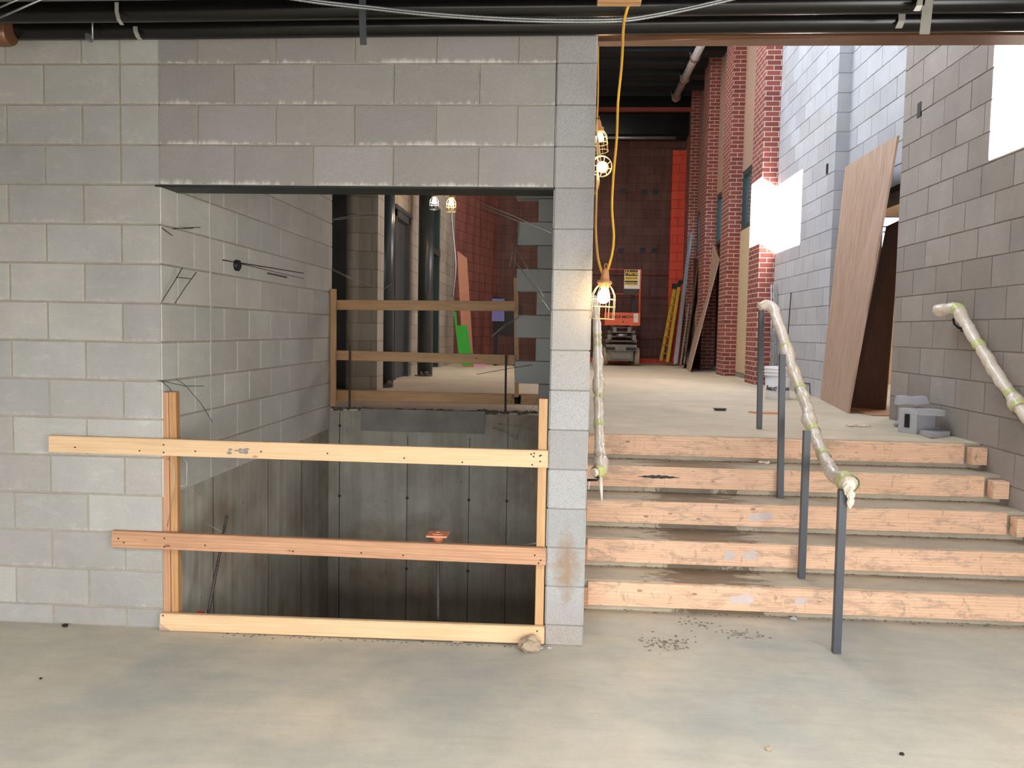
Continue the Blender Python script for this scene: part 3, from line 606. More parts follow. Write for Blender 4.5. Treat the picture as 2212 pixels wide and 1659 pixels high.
# crumbling concrete along the far pit edge
b = MB()
for i in range(150):
    x = random.uniform(.0, 1.88); k = 1 if x > 1.35 else .6
    b.lump((x, 3.11+random.uniform(-.02, .05), .885+random.uniform(-.008, .012)), (random.uniform(.015, .05)*k, random.uniform(.012, .03), random.uniform(.008, .024)*k), i, 1, .4)
tag(b.build('concrete_rubble', 'rubble'), 'broken concrete crumbs along the far edge of the pit', 'rubble', kind='stuff')
# ------------------------------------------------------------------ rebar, wires
def rodmb(p0, p1, r, ribs=True):
    p0, p1 = V(p0), V(p1); n = max(2, int((p1-p0).length/.012)); b = MB()
    b.tube([p0.lerp(p1, i/n) for i in range(n+1)], r, 8, rf=(lambda t: r*(1.18 if int(round(t*n)) % 2 else .92)) if ribs else None); return b
def rod(name, p0, p1, r, label, cat='rebar', mat='rebar'):
    return tag(rodmb(p0, p1, r).build(name, mat), label, cat)
p = at(444, 1335, y=.09); q = at(490, 1114, y=.34)
o = rod('rebar', V((p.x-.01, p.y, -.07)), q, .0085, 'leaning ribbed rebar rising from the left of the pit')
b = MB(); b.box((p.x-.045, p.y-.03, p.z+.005), (p.x-.012, p.y+.01, p.z+.035)); tag(b.build('red_tab', 'redink'), 'small red tab at the foot of the leaning rebar', 'tab')
p = at(947, 1330, y=.1); q = at(946, 1170, y=.1)
o = root('rebar', (p.x, p.y, -.07), 'upright rebar in the pit topped with a square orange safety cap', 'rebar')
rodmb((p.x, p.y, -.07), q, .008).build('bar', 'rebar', o)
b = MB(); b.lathe(q, [(.028, .0), (.03, .025), (.024, .035)], 16); b.build('cap_collar', 'cap', o)
b = MB(); b.box((q.x-.055, q.y-.055, q.z+.035), (q.x+.055, q.y+.055, q.z+.044))
for a in range(4):
    c, s_ = math.cos(a*math.pi/2), math.sin(a*math.pi/2); b.box((q.x+c*.02-.008-abs(s_)*.012, q.y+s_*.02-.008-abs(c)*.012, q.z+.044), (q.x+c*.02+.008+abs(s_)*.012, q.y+s_*.02+.008+abs(c)*.012, q.z+.047))
b.build('cap_plate', 'cap', o)
p = at(755, 878, y=3.14); q = at(756, 745, y=3.14); rod('rebar', (p.x, 3.14, .85), (q.x, 3.14, q.z), .009, 'dark upright rebar near the left end of the rear guard rail')
p = at(1092, 880, y=3.14); q = at(1093, 767, y=3.14); rod('rebar', (p.x, 3.14, .85), (q.x, 3.14, q.z), .009, 'dark upright rebar near the right end of the rear guard rail')
def wire(label, paths, r=.0022, mat='wire', name='tie_wire', rungs=None):
    b = MB()
    for pts in paths: b.tube(pts, r, 6)
    return tag(b.build(name, mat), label, 'wire')
A = at
wire('ladder wire sticking up and left from the block column under the lintel', [[A(1190, 503, y=.1), A(1110, 467, y=.3), A(1033, 436, y=.5)], [A(1189, 500, y=.12), A(1115, 476, y=.32), A(1042, 447, y=.5)]], .0028)
wire('pair of straight wires slanting down to the block column at mid height', [[A(1188, 670, y=.08), A(1160, 630, y=.15), A(1079, 517, y=.4)], [A(1175, 641, y=.12), A(1140, 580, y=.3), A(1099, 512, y=.4)], [A(1165, 651, y=.15), A(1177, 651, y=.15)]], .0028)
wire('thin double wire hanging from the toothed block wall', [[A(1121, 481, y=3.09), A(1110, 530, y=3.0), A(1101, 577, y=2.95)], [A(1122, 481, y=3.09), A(1116, 530, y=3.0), A(1110, 581, y=2.95)]])
wire('bent wire poking left from the toothed wall at rail height', [[A(1122, 684, y=3.1), A(1085, 710, y=3.05), A(1061, 728, y=3.0)], [A(1122, 684, y=3.08), A(1090, 702, y=3.03), A(1066, 722, y=3.0)]])
wire('dark wire lying out over the slab edge from the toothed wall base', [[A(1150, 788, y=3.1), A(1100, 796, y=3.05), A(1029, 809, y=3.0)]], .0025, 'rebar')
wire('two wires at the upper left of the rear opening by the block wall end', [[A(716, 474, y=3.12), A(760, 466, y=3.2), A(815, 459, y=3.3)], [A(716, 482, y=3.12), A(722, 475, y=3.12), A(760, 471, y=3.2), A(800, 469, y=3.3)]])
wire('long bent wire crossing the rear opening from the block wall end', [[A(717, 580, y=3.12), A(752, 597, y=3.18), A(800, 616, y=3.25), A(824, 628, y=3.3), A(846, 613, y=3.35)], [A(717, 583, y=3.12), A(752, 600, y=3.18), A(769, 606, y=3.2), A(772, 590, y=3.22), A(765, 562, y=3.22)]])
def on(px, py): return A(px, py, x=.012)
wire('twisted tie wire lying across the top left block joint of the pit wall', [[A(343, 486, y=-.004), A(352, 494, x=.01), A(372, 509, x=.03)], [on(374, 495), A(400, 492, x=.06), A(433, 491, x=.09)], [on(376, 493), A(405, 494, x=.05), A(417, 493, x=.07)]], .0022, 'rebar')
wire('ladder shaped wire standing off the left jamb above mid height', [[A(349, 652, x=.02), A(380, 603, x=.05), A(394, 578, x=.07)], [A(378, 655, x=.02), A(400, 621, x=.05), A(424, 588, x=.08)], [A(381, 599, x=.05), A(411, 602, x=.07)]], .0024, 'rebar')
wire('thin wires splaying from the jamb above the left guard post', [[A(340, 821, y=-.008), A(355, 824, x=.02), A(400, 834, x=.06), A(440, 834, x=.1)], [A(383, 820, x=.01), A(400, 832, x=.04), A(435, 873, x=.08), A(459, 912, x=.1)], [A(350, 824, x=.02), A(366, 838, x=.03), A(372, 848, x=.03)]], .0018, 'rebar')
wire('hooked wire dangling below the top rail at the left post', [[A(362, 991, y=-.03), A(375, 1000, y=-.04), A(377, 1050, y=-.03), A(361, 1138, y=-.02)], [A(396, 990, y=.05), A(404, 1000, y=.06), A(403, 1048, y=.06), A(375, 1054, y=.02)]], .0022)
wire('short wire stub crossing the leaning rebar', [[A(436, 1128, y=.3), A(462, 1140, y=.3), A(488, 1152, y=.3)]])
wire('pair of pale wires poking from the back wall of the pit', [[A(1063, 925, y=3.0), A(1090, 935, y=3.0), A(1113, 946, y=2.98)], [A(1075, 916, y=3.03), A(1115, 922, y=3.0), A(1152, 932, y=2.95)], [A(1163, 862, y=2.9), A(1140, 895, y=2.95), A(1121, 925, y=3.0), A(1116, 950, y=3.0)]], .003)
wire('thin upright wire behind the middle rail near the right post', [[A(1098, 1175, y=.6), A(1099, 1160, y=.6), A(1101, 1141, y=.6)]])
wire('loose tie wire lying over the middle rail beside the column', [[A(1178, 1182, y=.02), A(1166, 1172, y=.02), A(1148, 1177, y=.03)], [A(1166, 1172, y=.04), A(1133, 1177, y=.06)]])
# horizontal slot with pipe stub and conduit in the pit's left wall
b = MB(); b.lathe(A(500, 572, x=-.02), [(.035, 0), (.035, .05), (.028, .055), (.02, .05)], 20, (1, 0, -.1))
tag(b.build('pipe_stub', 'darkmetal'), 'dark round pipe stub broken through the left block wall', 'pipe')
b = MB()
for (ya, yb, xx0, xx1, m_) in ((562, 590, 481, 655, 0),):
    b.tube([A(xx0, ya, x=.008), A(xx1, yb, x=.008)], .004, 6)
b.tube([A(482, 561, x=.008), A(656, 602, x=.008)], .0025, 6)
tag(b.build('joint_wire', 'rebar'), 'long dark wire along the cut block joint beside the pipe stub', 'wire')
b = MB(); b.hexa([A(577, 588, x=.0065), A(620, 597, x=.0065), A(620, 601, x=.0065), A(577, 592, x=.0065)]+[A(577, 588, x=.009), A(620, 597, x=.009), A(620, 601, x=.009), A(577, 592, x=.009)])
tag(b.build('open_slot', 'black'), 'narrow black slot in the cut joint of the left block wall', 'slot')
# ------------------------------------------------------------------ stairs timber
names = ['lowest', 'second lowest', 'middle', 'second highest', 'highest']
RL = ['lowest riser board of the stairs, pale blotches and mortar near its middle', 'second riser board up, grey smeared with concrete along its middle', 'third riser board up, middle of the flight, streaked grey at the right', 'fourth riser board up, with a long black split at its left', 'highest riser board, at the edge of the upper slab']
for i in range(5):
    y, z = YS[i], ZS[i]
    xl = 2.275 if i < 4 else 2.27; xr = 4.93
    rb = single('riser_board', (xl, y+.017, z-.074), (xr, y+.017, z-.074), (0, 0, 1), .142, .036, 'riser', RL[i], 'board', 'riser boards of the stairs', .004)
    b = MB()
    if i == 3:
        f = [(2.62+.30*t, z-.07+.012*math.sin(math.pi*t)*(1+.3*math.sin(t*40))) for t in [k/16 for k in range(17)]]
        f += [(2.62+.30*t, z-.07-.010*math.sin(math.pi*t)*(1+.3*math.cos(t*33))) for t in [k/16 for k in range(15, 0, -1)]]
        b.prism([(x, y-.0012, zz) for x, zz in f], (0, .0006, 0)); b.build('split', 'black', rb)
    if i in (0, 1, 2):
        for k in range(3):
            cx, cz = random.uniform(3.1, 3.5), z-.075+random.uniform(-.02, .02)
            b = MB(); b.lump((cx, y-.0008, cz), (random.uniform(.03, .06), .0008, random.uniform(.015, .035)), k+i*7, 2, .5)
            b.build('mortar_smear', 'smear', rb)
    for sd, xa, xb in (('left', 2.236, 2.277), ('right', 4.945, 5.045)):
        if sd == 'left' and i == 4: continue
        z1 = z-.02 if sd == 'right' else z-.035
        single('cleat', (xa, y-.045+.0 if sd == 'right' else y+.0, z1-.058), (xb, y-.045 if sd == 'right' else y+.0, z1-.058), (0, 0, 1), .115, .085 if sd == 'right' else .03, 'fir' if sd == 'left' else 'riser',
               'short timber cleat at the %s end of the %s riser board' % (sd, names[i]), 'cleat', 'cleats at the %s ends of the risers' % sd, .002)
# trodden dirt at the foot of each riser
for i in range(5):
    b = MB(); y = (YS[i]+.034); z = 0 if i == 0 else ZS[i-1]
    for k in range(110):
        x = random.uniform(2.26, 5.0); b.lump((x, y-abs(random.gauss(0, .022))-.002, z+.002), (random.uniform(.003, .012), random.uniform(.003, .008), random.uniform(.001, .004)), k, 1, .4)
    tag(b.build('gravel', 'mud'), 'line of grit and mud along the foot of the %s riser' % names[i], 'grit', kind='stuff')
b = MB()
for k in range(150):
    cx, cy = random.choice(((2.70, .12, ), (3.1, .26), (2.9, .40), (2.68, .05)))
    b.lump((cx+random.gauss(0, .07), cy+random.gauss(0, .05), .002), (random.uniform(.003, .011), random.uniform(.003, .008), random.uniform(.0015, .005)), k, 1, .4)
tag(b.build('wood_chips', 'mud'), 'scattered muddy chips on the slab in front of the stairs', 'debris', kind='stuff')
b = MB()
for k in range(60):
    t = k/60; b.lump((.35+t*1.65+random.gauss(0, .03), -.055+random.gauss(0, .012), .002), (random.uniform(.003, .009), random.uniform(.003, .007), random.uniform(.001, .004)), k, 1, .4)
tag(b.build('grit', 'rubble'), 'small grit along the front of the toe board', 'grit', kind='stuff')
# ------------------------------------------------------------------ handrails
def dens(pts, step=.02):
    out = []; pts = [V(p) for p in pts]
    P = [pts[0]]+pts+[pts[-1]]
    for i in range(1, len(P)-2):
        a, b_, c, d = P[i-1], P[i], P[i+1], P[i+2]; n = max(1, int((c-b_).length/step))
        for k in range(n):
            t = k/n; out.append(.5*((2*b_)+(-a+c)*t+(2*a-5*b_+4*c-d)*t*t+(-a+3*b_-3*c+d)*t**3))
    out.append(pts[-1]); return out
def wraprail(parent, pts, r, lumps=(), bands=(), fr=13):
    d = dens(pts); L = len(d)
    def rf(t):
        q = r
        for c, wd, am in lumps: q += r*am*math.exp(-((t-c)/wd)**2)
        if t < .012 or t > .988: q *= .75
        return q
    b = MB(); b.tube(d, r, 16, .22, True, rf, fr=fr); b.build('wrapped_rail', 'wrap', parent)
    for t, wd in bands:
        i = int(t*(L-1)); j = min(L-1, i+max(2, int(wd/.02)))
        bb_ = MB(); sl = rf(t)*1.08
        bb_.tube(d[i:j+1], sl, 16, .22, False, fr=fr); bb_.build('tape_band', 'tape', parent)
    return d, rf
X_ = 3.66
o = root('stair_handrail', (3.54, .054, 0), 'middle stair handrail with four charcoal posts and a plastic wrapped rail', 'handrail')
mp = [A(1640, 664, y=2.33), A(1652, 659, y=2.33), A(1668, 664, y=2.3), A(1682, 700, y=2.1), A(1694, 735, y=1.95), A(1701, 762, y=1.84), A(1719, 815, y=1.62), A(1732, 850, y=1.45), A(1743, 880, y=1.3), A(1752, 920, y=1.1), A(1765, 954, y=.92), A(1780, 986, y=.72), A(1793, 1012, y=.55), A(1806, 1031, y=.34), A(1824, 1038, y=.15), A(1834, 1050, y=.03)]
wraprail(o, mp, .038, ((.26, .018, .45), (.335, .012, .25), (.45, .012, .3), (.56, .02, .3), (.97, .02, .25), (.03, .03, .15)), ((.235, .05), (.40, .05), (.60, .03), (.72, .06), (.965, .06)))
for i, ((bx, by, bz), (tx, ty)) in enumerate((((3.538, .054, 0), (1820, 1058)), ((3.555, .764, .176), (1743, 930)), ((3.58, 1.404, .532), (1690, 765)), ((3.643, 2.33, H), (1645, 673)))):
    t = A(tx, ty, y=by); cx = (bx+t.x)/2
    b = MB(); b.frame_box(V((bx, by, bz)), V((1, 0, 0)), V((0, 1, 0)), V((t.x-bx, 0, t.z-bz)).normalized(), -.019, .019, -.019, .019, 0, t.z-bz)
    b.build('post', 'post', o)
b = MB()
for k, (x, y, z) in enumerate(((3.545, .02, .86), (3.553, .0, .84), (3.56, .01, .80))): b.lump((x, y, z), (.018, .014, .03), k, 2, .5)
b.build('wrap_tail', 'wrap', o)
# right wall handrail
o = root('wall_handrail', (4.97, 2.3, 1.83), 'plastic wrapped handrail on brackets along the right block wall', 'handrail')
rp = [A(2024, 672, x=4.93), A(2040, 669, x=4.93), A(2064, 668, x=4.94), A(2082, 690, x=4.96), A(2100, 722, x=4.965), A(2160, 818, x=4.97), A(2212, 892, x=4.97), V((4.97, .78, .975)), V((4.97, .5, .83)), V((4.97, .3, .8))]
d, rf = wraprail(o, rp, .040, ((.02, .03, .35), (.13, .03, .2), (.56, .02, .3)), ((.12, .04), (.29, .06), (.51, .04), (.575, .04), (.66, .04), (.7, .04)))
for px, py in ((2066, 694), (2176, 852)):
    c = A(px, py, x=5.0); b = MB(); b.tube([(5.05, c.y, c.z-.05), (5.02, c.y, c.z-.05), (4.985, c.y, c.z-.02), (4.975, c.y, c.z+.02)], .008, 8); b.lathe((5.05, c.y, c.z-.05), [(.03, 0), (.03, .006)], 16, (-1, 0, 0)); b.build('bracket', 'darkmetal', o)
i = int(.42*(len(d)-1)); tdir = (d[i+6]-d[i-6]).normalized(); vc = (CP-d[i]).normalized()
text('handwriting', 'Tweed', .05, FM(d[i]+vc*(rf(.42)*1.12), tdir, tdir.cross(vc)*-1), 'redink', o, shear=.3)
# left handrail by the column
o = root('wall_handrail', (2.3, .45, .88), 'plastic wrapped handrail fixed to the column side at the left of the stairs', 'handrail')
lp = [A(1283, 640, y=2.35), A(1285, 662, y=2.3), A(1289, 700, y=2.05), A(1291, 760, y=1.75), A(1293, 830, y=1.4), A(1294, 900, y=1.05), A(1296, 960, y=.75), A(1299, 1000, y=.5), A(1298, 1016, y=.38), A(1281, 1022, y=.33)]
d, rf = wraprail(o, lp, .031, ((.37, .03, .3), (.5, .03, .35), (.92, .03, .4), (.85, .02, .2)), ((.24, .03), (.29, .03), (.56, .03), (.70, .03), (.975, .05)))
i = int(.47*(len(d)-1)); tdir = (d[i+5]-d[i-5]).normalized(); vc = (CP-d[i]).normalized()
text('handwriting', 'Twe', .045, FM(d[i]+vc*(rf(.47)*1.15), tdir, tdir.cross(vc)*-1), 'redink', o, shear=.3)
b = MB(); b.tube([A(1268, 1037, y=.33), A(1290, 1037, y=.33), A(1293, 1030, y=.33), A(1295, 1018, y=.36)], .007, 8); b.tube([A(1264, 1030, y=.33), A(1264, 1046, y=.33)], .012, 8); b.build('bracket', 'darkmetal', o)
b = MB(); q = A(1297, 1035, y=.36)
b.tube([q+V((0, 0, .02)), q+V((.004, -.01, -.04)), q+V((.008, -.01, -.09)), q+V((.012, -.01, -.14))], .012, 8, .5, rf=lambda t: .013*(1-.75*t)); b.tube([q+V((-.06, 0, .0)), q+V((-.065, 0, -.06))], .006, 6, .5)
b.build('plastic_tail', 'wrap', o)
# ------------------------------------------------------------------ work lamps
def lamp_obj(M, label, bulb='bulb', s=1.0, cage_mat='cage', power=0, n=8):
    o = bpy.data.objects.new('work_lamp', None); COL.objects.link(o); o.empty_display_size = .1; M = M @ Matrix.Scale(s, 4); R_ = M.to_3x3()
    Mt = Matrix.Translation(M.translation); place(o, Mt); tag(o, label, 'lamp')
    def bld(b, nm, mt): b.v = [tuple(M @ V(v)) for v in b.v]; return b.build(nm, mt, o)
    b = MB(); b.lathe((0, 0, 0), [(.010, .012), (.016, 0), (.021, -.03), (.023, -.045), (.036, -.05), (.036, -.062), (.026, -.066), (.024, -.08)], 20); so = bld(b, 'socket', 'socket')
    b = MB(); b.tube([(0, 0, .008), (-.007, 0, .02), (-.004, 0, .034), (.005, 0, .034), (.008, 0, .02), (0, 0, .008)], .0025, 6); bld(b, 'hook', 'socket')
    b = MB(); b.lathe((0, 0, 0), [(.012, -.078), (.016, -.092), (.028, -.112), (.031, -.128), (.028, -.143), (.016, -.155), (.004, -.159)], 20); bld(b, 'bulb', bulb)
    b = MB()
    for k in range(n):
        a = 2*math.pi*k/n+.2; c, s_ = math.cos(a), math.sin(a)
        b.tube([(c*r, s_*r, z) for r, z in ((.026, -.064), (.045, -.09), (.0585, -.118), (.06, -.17), (.06, -.232))], .0017, 6)
    for r, z in ((.0595, -.135), (.06, -.172), (.06, -.232)): b.tube([(math.cos(t*math.pi/12)*r, math.sin(t*math.pi/12)*r, z) for t in range(24)], .0019, 6, closed=True)
    bld(b, 'cage', cage_mat); return o
p = A(1308, 585, y=-.15)
lamp_obj(Matrix.Translation(p) @ Matrix.Rotation(.05, 4, 'Y'), 'lowest caged work lamp hanging beside the column, glowing above the left handrail')
p = A(1293, 262, y=2.2)
lamp_obj(Matrix.Translation(p) @ Matrix.Rotation(-.12, 4, 'Y') @ Matrix.Rotation(.5, 4, 'X'), 'topmost caged work lamp tilted against the column edge')
p = A(1303, 362, y=.9)
lamp_obj(Matrix.Translation(p) @ Matrix.Rotation(-1.42, 4, 'X') @ Matrix.Rotation(.1, 4, 'Y') @ Matrix.Translation(V((0, 0, .02))), 'middle caged work lamp pointing straight out at the viewer')
p = A(938, 416, y=6.2); lamp_obj(Matrix.Translation(p), 'small white caged lamp under the lintel, left of the orange one', 'bulbw', .9, 'galv', n=6)
p = A(975, 417, y=7.4); lamp_obj(Matrix.Translation(p), 'small orange glowing caged lamp under the lintel in the corridor', 'bulbo', 1.1, n=6)
def cablemb(pts, r, n=8): 
    b = MB(); b.tube(dens(pts, .03), r, n); return b
b = MB()
for pts in ([A(1368, -10, y=-.76), A(1355, 18, y=-.76), A(1349, 40, y=-.74), A(1346, 70, y=-.6), A(1345, 100, y=-.4), A(1342, 150, y=-.25), A(1335, 220, y=-.15), A(1332, 300, y=-.15), A(1325, 380, y=-.15), A(1322, 450, y=-.15), A(1326, 510, y=-.15), A(1322, 550, y=-.15), A(1311, 588, y=-.15)],
            [A(1302, 592, y=-.15), A(1292, 560, y=-.1), A(1287, 500, y=.1), A(1288, 440, y=.35), A(1290, 380, y=.7), A(1291, 330, y=1.2), A(1290, 290, y=1.8), A(1290, 258, y=2.2)],
            [A(1290, 255, y=2.2), A(1292, 200, y=2.1), A(1292, 130, y=1.9), A(1293, 60, y=1.6)],
            [A(1299, 360, y=.95), A(1295, 330, y=1.2), A(1292, 300, y=1.6)], [A(1290, 370, y=.8), A(1293, 395, y=.6), A(1286, 418, y=.5)]):
    b.tube(dens(pts, .03), .0062, 8)
tag(b.build('lamp_cable', 'cable'), 'yellow cable looping down from the ceiling pipes to the three work lamps beside the column', 'cable')
b = MB(); b.tube(dens([A(975, 440, y=7.4), A(976, 480, y=7.4), A(981, 530, y=7.4), A(984, 580, y=7.4), A(978, 640, y=7.4)], .05), .012, 6); tag(b.build('lamp_cable', 'galv'), 'pale cable hanging below the orange corridor lamp', 'cable')
# ------------------------------------------------------------------ pipes, hangers, beam
def pipe(y, z, r, label, mat='pipe', x0=-3, x1=6): 
    b = MB(); n = 30; b.tube([(x0+(x1-x0)*i/n, y, z+.0055*(x0+(x1-x0)*i/n)+.001*math.sin(i)) for i in range(n+1)], r, 20); return tag(b.build('ceiling_pipe', mat), label, 'pipe')
pipe(-.45, 3.043, .046, 'upper of the two fat black pipes along the top of the front wall')
pipe(-.20, 3.056, .050, 'lower fat black pipe running just over the block column')
pipe(-.62, 3.150, .05, 'black pipe nearest the viewer along the top edge of the picture')
b = MB(); b.box((2.236, .03, 3.09), (5.05, .17, 3.098)); b.box((2.236, .095, 3.098), (5.05, .105, 3.3)); b.box((2.236, .03, 3.3), (5.05, .17, 3.31))
b.tube([(2.236, .06, 3.11), (5.05, .06, 3.135)], .032, 16)
tag(b.build('steel_beam', 'beam'), 'brown primed steel beam spanning over the stairs', 'beam')
def hang(label, pts, w_=.026, mat='strap'):
    b = MB(); pts = [V(p) for p in pts]
    for a, c in zip(pts, pts[1:]): b.hexa([a+V((-w_/2, -.001, 0)), a+V((w_/2, -.001, 0)), c+V((w_/2, -.001, 0)), c+V((-w_/2, -.001, 0)), a+V((-w_/2, .001, 0)), a+V((w_/2, .001, 0)), c+V((w_/2, .001, 0)), c+V((-w_/2, .001, 0))])
    return tag(b.build('pipe_hanger', mat), label, 'hanger')
hang('curved pale strap round the upper black pipe at the left', [A(252, 5, y=-.52), A(252, 25, y=-.515), A(256, 42, y=-.51), A(264, 54, y=-.5)], .018)
hang('curved pale strap round the lower black pipe at the left', [A(292, 57, y=-.262), A(293, 68, y=-.262), A(298, 80, y=-.255), A(303, 86, y=-.24)], .022)
hang('grey flat strap hanging at the middle of the lintel top', [A(783, -8, y=-.56), A(783, 40, y=-.56), A(785, 97, y=-.56)], .03, 'doorsteel')
hang('pale flat strap hanging over the right end of the pipes', [A(2006, -8, y=-.56), A(1997, 74, y=-.56)], .042)
hang('curved strap round the lower pipe near its right end', [A(1949, 28, y=-.265), A(1948, 45, y=-.265), A(1941, 61, y=-.26)], .03)
hang('curved strap round the upper pipe near its right end', [A(1990, 0, y=-.56), A(1988, 12, y=-.56), A(1981, 24, y=-.55)], .032)
b = MB(); b.tube([A(199, 20, y=-.3), A(200, 84, y=-.3)], .0045, 8); b.box(tuple(A(184, 86, y=-.31)), tuple(A(201, 78, y=-.27))); tag(b.build('hanger_rod', 'galv'), 'thin threaded rod with small bracket at the left pipes', 'hanger')
b = MB(); b.lathe(A(20, 72, y=-.26)+V((-.08, 0, 0)), [(.058, 0), (.062, .03), (.062, .07), (.055, .09)], 20, (1, 0, 0)); tag(b.build('pipe_coupling', 'beam'), 'rusty coupling on the lower pipe at the far left', 'fitting')
for k, (dy, lab) in enumerate(((0, 'lower grey armoured cable sagging under the ceiling pipes'), (-5, 'upper grey armoured cable running beside its twin under the pipes'))):
    pts = [A(590, -8+dy, y=-.75), A(700, 8+dy, y=-.72), A(800, 19+dy, y=-.7), A(920, 32+dy, y=-.7), A(1060, 42+dy, y=-.7), A(1200, 47+dy, y=-.7), A(1330, 46+dy, y=-.7), A(1400, 38+dy, y=-.7), A(1500, 18+dy, y=-.72), A(1590, -3+dy, y=-.74)]
    d = dens(pts, .008); n_ = len(d); b = MB(); b.tube(d, .0055, 7, rf=lambda t, n_=n_: .0062 if int(t*(n_-1)+.5) % 2 else .0048); tag(b.build('armoured_cable', 'galv'), lab, 'cable')
b = MB(); b.tube([A(-10, 42, y=-.8), A(100, -6, y=-.8)], .005, 7); tag(b.build('armoured_cable', 'galv'), 'short grey cable crossing the top left corner, lower one', 'cable')
b = MB(); b.tube([A(-10, 20, y=-.8), A(46, -4, y=-.8)], .0045, 7); tag(b.build('armoured_cable', 'galv'), 'short grey cable crossing the top left corner, upper one', 'cable')
single('timber_block', A(1290, 0, y=-.95), A(1385, 0, y=-.95), (0, 0, 1), .03, .05, 'old', 'brown timber block at the top edge beside the yellow cable', 'block')
# high corridor ceiling
o = root('white_pipe', (4.55, 11.5, 7.0), 'white pipe with ring hangers under the high dark corridor roof', 'pipe')
b = MB(); b.tube([(4.55, 10.6, 7.03), (4.55, 15.6, 7.10)], .078, 20); b.build('tube', 'white', o)
for y in (12.6, 14.0, 15.4):
    b = MB(); b.tube([(4.55, y, 7.06), (4.55, y+.07, 7.06)], .09, 20); b.build('collar', 'socket', o); b = MB(); b.tube([(4.55+math.cos(a*math.pi/10)*.1, y-.06, 7.06+math.sin(a*math.pi/10)*.1) for a in range(20)], .01, 6, closed=True); b.tube([(4.45, y-.06, 7.08), (4.42, y-.06, 7.2)], .008, 6); b.build('ring_hanger', 'galv', o)
b = MB(); b.box((-.5, 15.5, 6.78), (4.94, 15.62, 6.87)); tag(b.build('steel_beam', 'redbeam'), 'thin red primed beam across the far end of the corridor roof', 'beam')
b = MB(); b.box((-.5, 15.56, 6.87), (4.94, 15.6, 7.14)); b.box((-.5, 15.6, 7.0), (4.94, 16.2, 7.14)); b.box((-.5, 15.7, 6.3), (4.94, 16.2, 7.05)); b.box((-.5, 15.9, 6.26), (4.94, 16.2, 6.3)); tag(b.build('steel_beam', 'pipe'), 'deep dark beam above the red stained far wall', 'beam')
b = MB(); b.tube([(2.2, 15.62, 6.2), (4.6, 15.62, 6.2)], .045, 12); tag(b.build('duct_pipe', 'galv'), 'shiny metal pipe under the dark beam at the far wall', 'pipe')
b = MB(); b.tube([(2.0, 16.15, 3.05), (4.7, 16.15, 3.05)], .012, 6)
for k in range(3): b.tube([(2.0, 16.16, 1.5+k*.5), (4.6, 16.16, 1.5+k*.5)], .008, 6)
b.build('conduit', 'redbeam'); tag(bpy.data.objects['conduit'], 'thin horizontal conduits along the far red wall behind the lift', 'conduit')
for px, py in ((1345, 413), (1392, 415), (1416, 415), (1342, 541), (1388, 541), (1414, 541)):
    c = A(px, py, y=16.2); b = MB(); b.box((c.x-.07, 16.19, c.z-.06), (c.x+.07, 16.199, c.z+.06)); tag(b.build('wall_pocket', 'black'), 'dark square pocket in the far red wall, %s row, %s' % ('upper' if py < 500 else 'lower', {1345: 'left', 1342: 'left', 1392: 'middle', 1388: 'middle'}.get(px, 'right')), 'pocket', 'pockets in the far wall')
# ------------------------------------------------------------------ columns
for nm, x, y, lab in (('steel_column', -.14, 5.98, 'nearer round dark steel column behind the rear guard rail'), ('steel_column', -.06, 8.55, 'farther round dark steel column in the corridor')):
    o = root(nm, (x, y, H), lab, 'column'); b = MB(); b.tube([(x, y, H), (x, y, 4.2)], .118, 32); b.build('shaft', 'steelcol', o)
    b = MB()
    for k in range(9): b.lump((x+random.uniform(-.12, .12), y-.13+random.uniform(-.02, .03), H+.01+random.uniform(0, .05 if k < 4 else .0)), (random.uniform(.02, .05), .02, random.uniform(.01, .04)), k, 1, .4)
    b.build('grout', 'rubble', o)
# ------------------------------------------------------------------ corridor things seen through the pit opening
sheet('plywood_strip', [(.13, 11.9, H), (.34, 11.9, H), (.12, 12.35, 3.05), (-.08, 12.35, 3.2)], .02, 'pinkply'); tag(bpy.data.objects['plywood_strip'], 'narrow pinkish board leaning on the red wall beyond the rear rails', 'board')
b = MB(); q = [A(983, 702, y=11.2), A(990, 760, y=11.2), A(997, 791, y=11.0), A(1020, 790, y=11.0), A(1014, 740, y=11.2), A(1008, 703, y=11.2), A(989, 703, y=11.3), A(988, 675, y=11.4), A(983, 672, y=11.4)]
b.prism([(p.x, 11.2, p.z) for p in q], (0, .03, 0)); tag(b.build('foam_board', 'green'), 'bright green cut board standing by the left corridor wall', 'board')
q = A(1012, 792, z=H); b = MB(); b.box((q.x, q.y, H), (q.x+.32, q.y+.25, H+.09)); tag(b.build('foam_block', 'pink'), 'small pink foam block lying on the slab beside the green board', 'block')
b = MB(); b.prism([(.62, 12.8, 2.35), (1.20, 12.8, 2.15), (1.20, 12.8, 1.6), (.95, 12.8, 1.5), (.62, 12.8, 1.55)], (0, .3, 0)); b.box((.65, 12.8, H), (.72, 12.9, 1.6)); b.box((1.05, 12.8, H), (1.1, 12.9, 1.6)); tag(b.build('tool_chest', 'black'), 'black lidded chest on legs beyond the leaning pink board', 'chest')
c = A(1063, 645, y=12.7); e = A(1089, 694, y=12.7); b = MB(); b.box((c.x, 12.7, e.z), (e.x, 12.72, c.z)); tag(b.build('blue_sheet', 'blue'), 'small blue violet sheet hanging beside the black chest', 'sheet')
